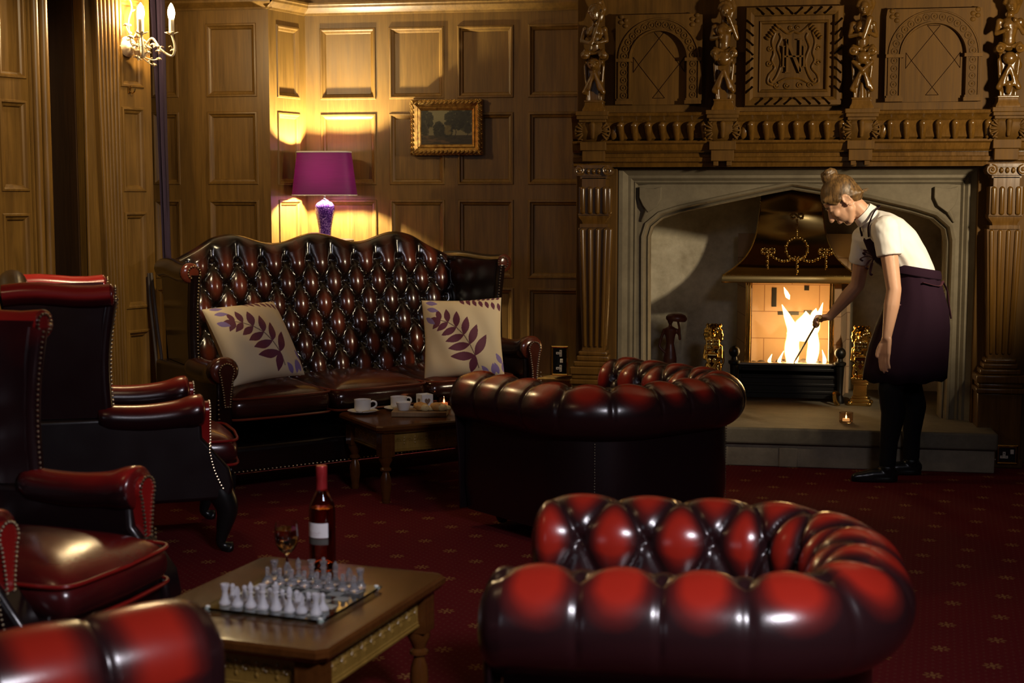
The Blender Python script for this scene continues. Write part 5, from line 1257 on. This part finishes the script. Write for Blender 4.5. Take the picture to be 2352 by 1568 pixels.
# relaxed near hand: palm and five fingers hanging down
def fingers(base, dirs, lens, rad):
    for b, ds, ls, r in zip(base, dirs, lens, rad):
        p = b
        for k in range(3):
            e = p+ds[k].normalized()*ls[k]; Cb(p, e, r*(1-.08*k), r*(1-.08*(k+1))); p = e
V3 = lambda *a: Vector(a)
pd = V3(-.10, .02, -1).normalized(); pw = V3(-.55, .80, 0).normalized()   # palm direction, palm width
pc = NW+pd*.052
for k in range(4): Cb(NW+pd*.008+pw*(.011*(1.5-k)), NW+pd*.082+pw*(.0165*(1.5-k)), .0135, .0112)
fingers([NW+pd*.084+pw*(.0185*(1.5-k)) for k in range(4)], [[pd+V3(.05, 0, 0), pd+V3(.22, -.04, 0), pd+V3(.42, -.06, 0)]]*4, [(.040, .026, .020), (.044, .029, .022), (.040, .027, .021), (.031, .021, .018)], [.0086, .0088, .0085, .0078])
Cb(NW+pd*.015+pw*.016, NW+pd*.045+pw*.034+V3(-.006, -.01, 0), .013, .0105); fingers([NW+pd*.045+pw*.034+V3(-.006, -.01, 0)], [[pd+pw*.35, pd+pw*.05, pd-pw*.1]], [(.028, .024, .006)], [.0098])
# gripping far hand round the poker
pk0, pk1 = Vector((-.292, .405, .782)), Vector((-.245, 1.285, .452))
pa = (pk1-pk0).normalized()
hd_ = (V3(-.282, .398, .784)-FW).normalized(); 
hc = FW+hd_*.045
sd = pa.cross(hd_).normalized()
for k in range(4): Cb(FW+hd_*.006+pa*(.010*(k-1.5)), FW+hd_*.048+pa*(.0175*(k-1.5))+V3(0, 0, .010), .014, .0115)
for k in range(4):
    c = pk0+pa*(.0175*(k-1.0)); u = V3(-.6, .1, .8); u = (u-pa*u.dot(pa)).normalized(); w_ = pa.cross(u).normalized()
    P_ = [c+(u*math.cos(R(a))+w_*math.sin(R(a)))*.0205 for a in (115, 55, 0, -60, -120, -165)]
    if (P_[0]-hc).length > (P_[-1]-hc).length: P_ = P_[::-1]
    chain(body, [FW+hd_*.048+pa*(.0175*(k-1.5))+V3(0, 0, .010)]+P_[:-1], [.011, .0098, .0094, .009, .0086, .008])
Cb(FW+hd_*.015+pa*.018, pk0+pa*.040+V3(.012, -.012, .012), .0125, .010); Cb(pk0+pa*.040+V3(.012, -.012, .012), pk0+pa*.055+V3(-.010, -.016, .010), .010, .008)
# legs
LA = [V3(.085, -.09, .86), V3(-.03, -.105, .475), V3(-.035, -.11, .09)]; LB = [V3(.13, .09, .86), V3(.120, .085, .48), V3(.140, .08, .09)]
for hp_, kn, an in (LA, LB):
    chain(body, [hp_, hp_.lerp(kn, .5), kn, kn.lerp(an, .30)+V3(.022, 0, 0), kn.lerp(an, .7)+V3(.004, 0, 0), an], [.078, .072, .055, .056, .039, .036])
    Cb(an+V3(.018, 0, -.055), an+V3(-.08, 0, -.062), .028, .026); Cb(an+V3(-.08, 0, -.066), an+V3(-.155, 0, -.072), .026, .016); Cb(an, an+V3(.015, 0, -.05), .034, .028)
def place_person(o): o.location = (PX, PY, 0); o.rotation_euler = (0, 0, R(9.8)); return o
person = place_person(remesh('person', body, SKIN, None, .0052, 3))
tag(person, 'woman in white blouse and plum apron bending to poke the fire, hair in a bun', 'person')
hr = MB(); h = lambda *a: hr.add(ell(*a))
h(Hp(-.022, 0, .040), (.098, .082, .088), HR, 28, 18); h(Hp(-.062, 0, -.006), (.054, .066, .064), HR, 24, 14)
for s in (-1, 1):
    for k in range(5): hr.add(capsule(Hp(.055-.012*k, s*(.052+.004*k), .062-.010*k), Hp(-.040-.012*k, s*(.064-.004*k), .040-.018*k), .018, .015))
    hr.add(capsule(Hp(.048, s*.056, .044), Hp(.030, s*.064, .006), .012, .005))
bc_ = Hp(-.048, 0, .128)
for k in range(9):
    a = k*.7; hr.add(capsule(bc_+(HR @ V3(.030*math.cos(a), .030*math.sin(a), -.008+.018*math.sin(k*1.7))), bc_+(HR @ V3(.030*math.cos(a+1.1), .030*math.sin(a+1.1), .012+.014*math.cos(k*1.3))), .019, .018))
h(bc_, (.036, .036, .034), HR); hr.add(capsule(Hp(-.045, 0, .085), bc_, .040, .028))
for k in range(7): hr.add(capsule(Hp(-.095, -.04+.013*k, -.03), Hp(-.118-.012*(k % 3), -.05+.016*k, -.052-.010*(k % 2)), .006, .0022))
hair = remesh('hair', hr, HAIR, person, .0042, 2)
eye = MB()
for s in (-1, 1): eye.add(ell(Hp(.0755, s*.031, -.0015), (.0085, .010, .0035), HR, 10, 8))
build('eyes', eye, simple('dark_lashes', (.02, .012, .008), .4), person)
eb = MB()
for s in (-1, 1): eb.add(tube([Hp(.086, s*.016, .026), Hp(.081, s*.032, .030), Hp(.068, s*.048, .025)], [.003, .0032, .0015], 6))
build('eyebrows', eb, simple('eyebrow_hair', (.09, .05, .02), .6), person)
lp = MB().add(ell(Hp(.0875, 0, -.0640), (.0060, .017, .0034), HR, 12, 8)).add(ell(Hp(.0865, 0, -.0715), (.0060, .015, .0036), HR, 12, 8)); build('lips', lp, simple('lip_pink', (.46, .16, .12), .4), person)
# blouse
sh = MB(); sh.add(torso(.010, 1))
sh.add(capsule((-.10, 0, 1.30), (-.150, 0, 1.352), .064, .058))
for S0, El in ((NS, NE), (FS, FE)):
    e = S0.lerp(El, .50); sh.add(capsule(Vector((-.06, S0.y*.55, S0.z-.01)), S0, .085, .070)); rg = []; ax = (El-S0).normalized(); u = ax.orthogonal().normalized(); w_ = ax.cross(u)
    sh.add(loft([[S0+ax*t+(u*math.cos(2*math.pi*k/18)+w_*math.sin(2*math.pi*k/18))*r for k in range(18)] for t, r in ((-.03, .045), (.0, .067), (.07, .066), (.135, .064))]))
def wrinkle(v):
    n = pnoise(v*9+Vector((2, 0, 0)))*.006+pnoise(Vector((v.x*34+v.z*20, v.y*8, v.z*14)))*.0035
    d = v-Vector((.02, 0, 1.18)); d.y *= .8; return v+d.normalized()*n
shirt = remesh('blouse', sh, SHIRT, person, .0058, 3, disp=wrinkle)
cl = MB(); cc = Vector((-.146, 0, 1.350)); ax = Vector((-.75, 0, .66)).normalized(); u = V3(0, 1, 0); w_ = ax.cross(u)
cl.add(loft([[cc+ax*t+(u*math.cos(2*math.pi*k/24)*r+w_*math.sin(2*math.pi*k/24)*r*1.05) for k in range(24)] for t, r in ((-.012, .066), (.012, .060), (.030, .056), (.028, .0535), (.010, .057))], False)); build('collar', cl, SHIRT, shirt)
# apron: skirt wrap, bib, straps and ties
ap = MB(); rg = []
for px, z, hw_, dd, tl in ((.098, 1.082, .126, .152, .024), (.105, 1.03, .132, .160, .02), (.116, .95, .142, .178, .008), (.118, .87, .163, .190, 0), (.104, .78, .186, .195, 0), (.088, .68, .201, .198, 0), (.076, .58, .209, .202, 0), (.070, .515, .211, .204, -.008)):
    rg.append([(px+hw_*math.cos(2*math.pi*k/48)*(1+.012*math.sin(k*2.1+z*4)), dd*math.sin(2*math.pi*k/48)*(1+.015*math.sin(k*1.7+z*3)), z-tl*math.cos(2*math.pi*k/48)+.006*math.sin(k*1.3)) for k in range(48)])
n_ = len(rg); inn = [[(.09+(p[0]-.09)*.955, p[1]*.955, p[2]+.004) for p in r] for r in rg[::-1]]
ap.add(loft(rg+inn, False)); apron = build('apron_skirt', ap, APRON, person, angle=120)
wb = MB(); wb.add(loft([[(.098+(.128+g)*math.cos(2*math.pi*k/40), (.154+g)*math.sin(2*math.pi*k/40), z-.022*math.cos(2*math.pi*k/40)) for k in range(40)] for z, g in ((1.045, .010), (1.05, .014), (1.075, .012), (1.092, .006), (1.088, -.004))], False)); build('waistband', wb, APRON, apron)
bb = MB()
bibp = [((-.015, 1.075), .10), ((-.060, 1.120), .11), ((-.105, 1.180), .10), ((-.130, 1.235), .085)]
bb.add(loft([[(x-.026+.030*abs(q_)**2, w_*q_, z-.012+.028*abs(q_)**2) for q_ in (-1, -.6, -.2, .2, .6, 1)]+[(x-.018+.030*abs(q_)**2, w_*q_, z-.006+.028*abs(q_)**2) for q_ in (1, .6, .2, -.2, -.6, -1)] for (x, z), w_ in bibp])); build('bib', bb, APRON, apron)
sr = MB()
for s in (-1, 1):
    sr.add(tube(bez([(-.150, s*.07, 1.245), (-.155, s*.085, 1.300), (-.128, s*.078, 1.368), (-.098, s*.055, 1.392), (-.085, 0, 1.398)], 8), .010, 8, flat=.35))
build('neck_strap', sr, APRON, apron)
rb = MB()
for k, (dx, dz, l) in enumerate(((-.06, .03, .06), (-.075, .0, .07), (-.05, -.04, .06), (-.03, -.07, .05), (-.065, .045, .05))):
    b_ = Vector((-.115, -.05, 1.135)); e = b_+V3(dx, -.02-.01*k, dz); rb.add(tube(bez([b_, (b_+e)/2+V3(.0, 0, .012), e, e+V3(.012, 0, -.012)]), [.004]*12+[.007]*12+[.006]*13, 6, flat=.4))
for k, (dx, dz) in enumerate(((-.02, -.05), (-.04, -.10), (.015, .01), (-.03, -.14))):
    b_ = Vector((-.035, -.155, .90)); e = b_+V3(dx, -.012, dz); rb.add(tube(bez([b_, (b_+e)/2+V3(.02, -.008, 0), e]), .006, 6, flat=.4))
TIE = simple('apron_tie_cloth', (.060, .014, .024), .7); build('apron_ties', rb, TIE, apron); rb = MB(); rb.add(tube(bez([(.235, -.06, 1.02), (.262, -.05, .97), (.270, -.06, .90), (.28, -.07, .83)]), .008, 6, flat=.4)); rb.add(tube(bez([(.235, -.06, 1.02), (.19, -.14, 1.00), (.10, -.178, 1.02)]), .008, 6, flat=.4))
build('apron_string', rb, TIE, apron)
tg = MB()
for hp_, kn, an in (LA, LB):
    chain(tg, [hp_+V3(0, 0, -.10), hp_.lerp(kn, .5), kn, kn.lerp(an, .30)+V3(.022, 0, 0), kn.lerp(an, .7)+V3(.004, 0, 0), an], [.084, .080, .062, .063, .046, .042])
remesh('tights', tg, TIGHT, person, .006, 3)
for hp_, kn, an in (LA, LB):
    so = MB(); so.add(capsule(an+V3(.022, 0, -.050), an+V3(-.08, 0, -.056), .036, .034)); so.add(capsule(an+V3(-.08, 0, -.058), an+V3(-.160, 0, -.066), .034, .022)); so.add(capsule(an+V3(0, 0, -.02), an+V3(.015, 0, -.05), .042, .036))
    so.add(hprism([(an.x+.055*math.cos(t)+.0 if math.cos(t) > 0 else an.x+.185*math.cos(t), an.y+.036*math.sin(t)) for t in np.linspace(0, 6.28, 25)[:-1]], .001, .022))
    remesh('shoe', so, BLACK, person, .005, 3)
# poker
PT = person.matrix_basis
pkr = MB(); a_, b_ = pk0-pa*.055, pk1
pkr.add(tube([PT @ (a_+(b_-a_)*t) for t in np.linspace(.17, 1, 12)], [.0062]*11+[.004], 8))
pko = build('fire_poker', pkr, simple('warm_steel', (.25, .20, .15), .4, .9)); tag(pko, 'long steel fire poker held in the hand of the woman, its tip in the fire', 'poker')
ph = MB().add(tube([PT @ (a_+pa*t) for t in (0, .02, .06, .10, .125)], [.008, .012, .011, .012, .010], 12)).add(tube([PT @ (a_+pa*t) for t in (.125, .127, .150, .153)], [.010, .019, .019, .010], 12)); build('handle', ph, BRASSD, pko)
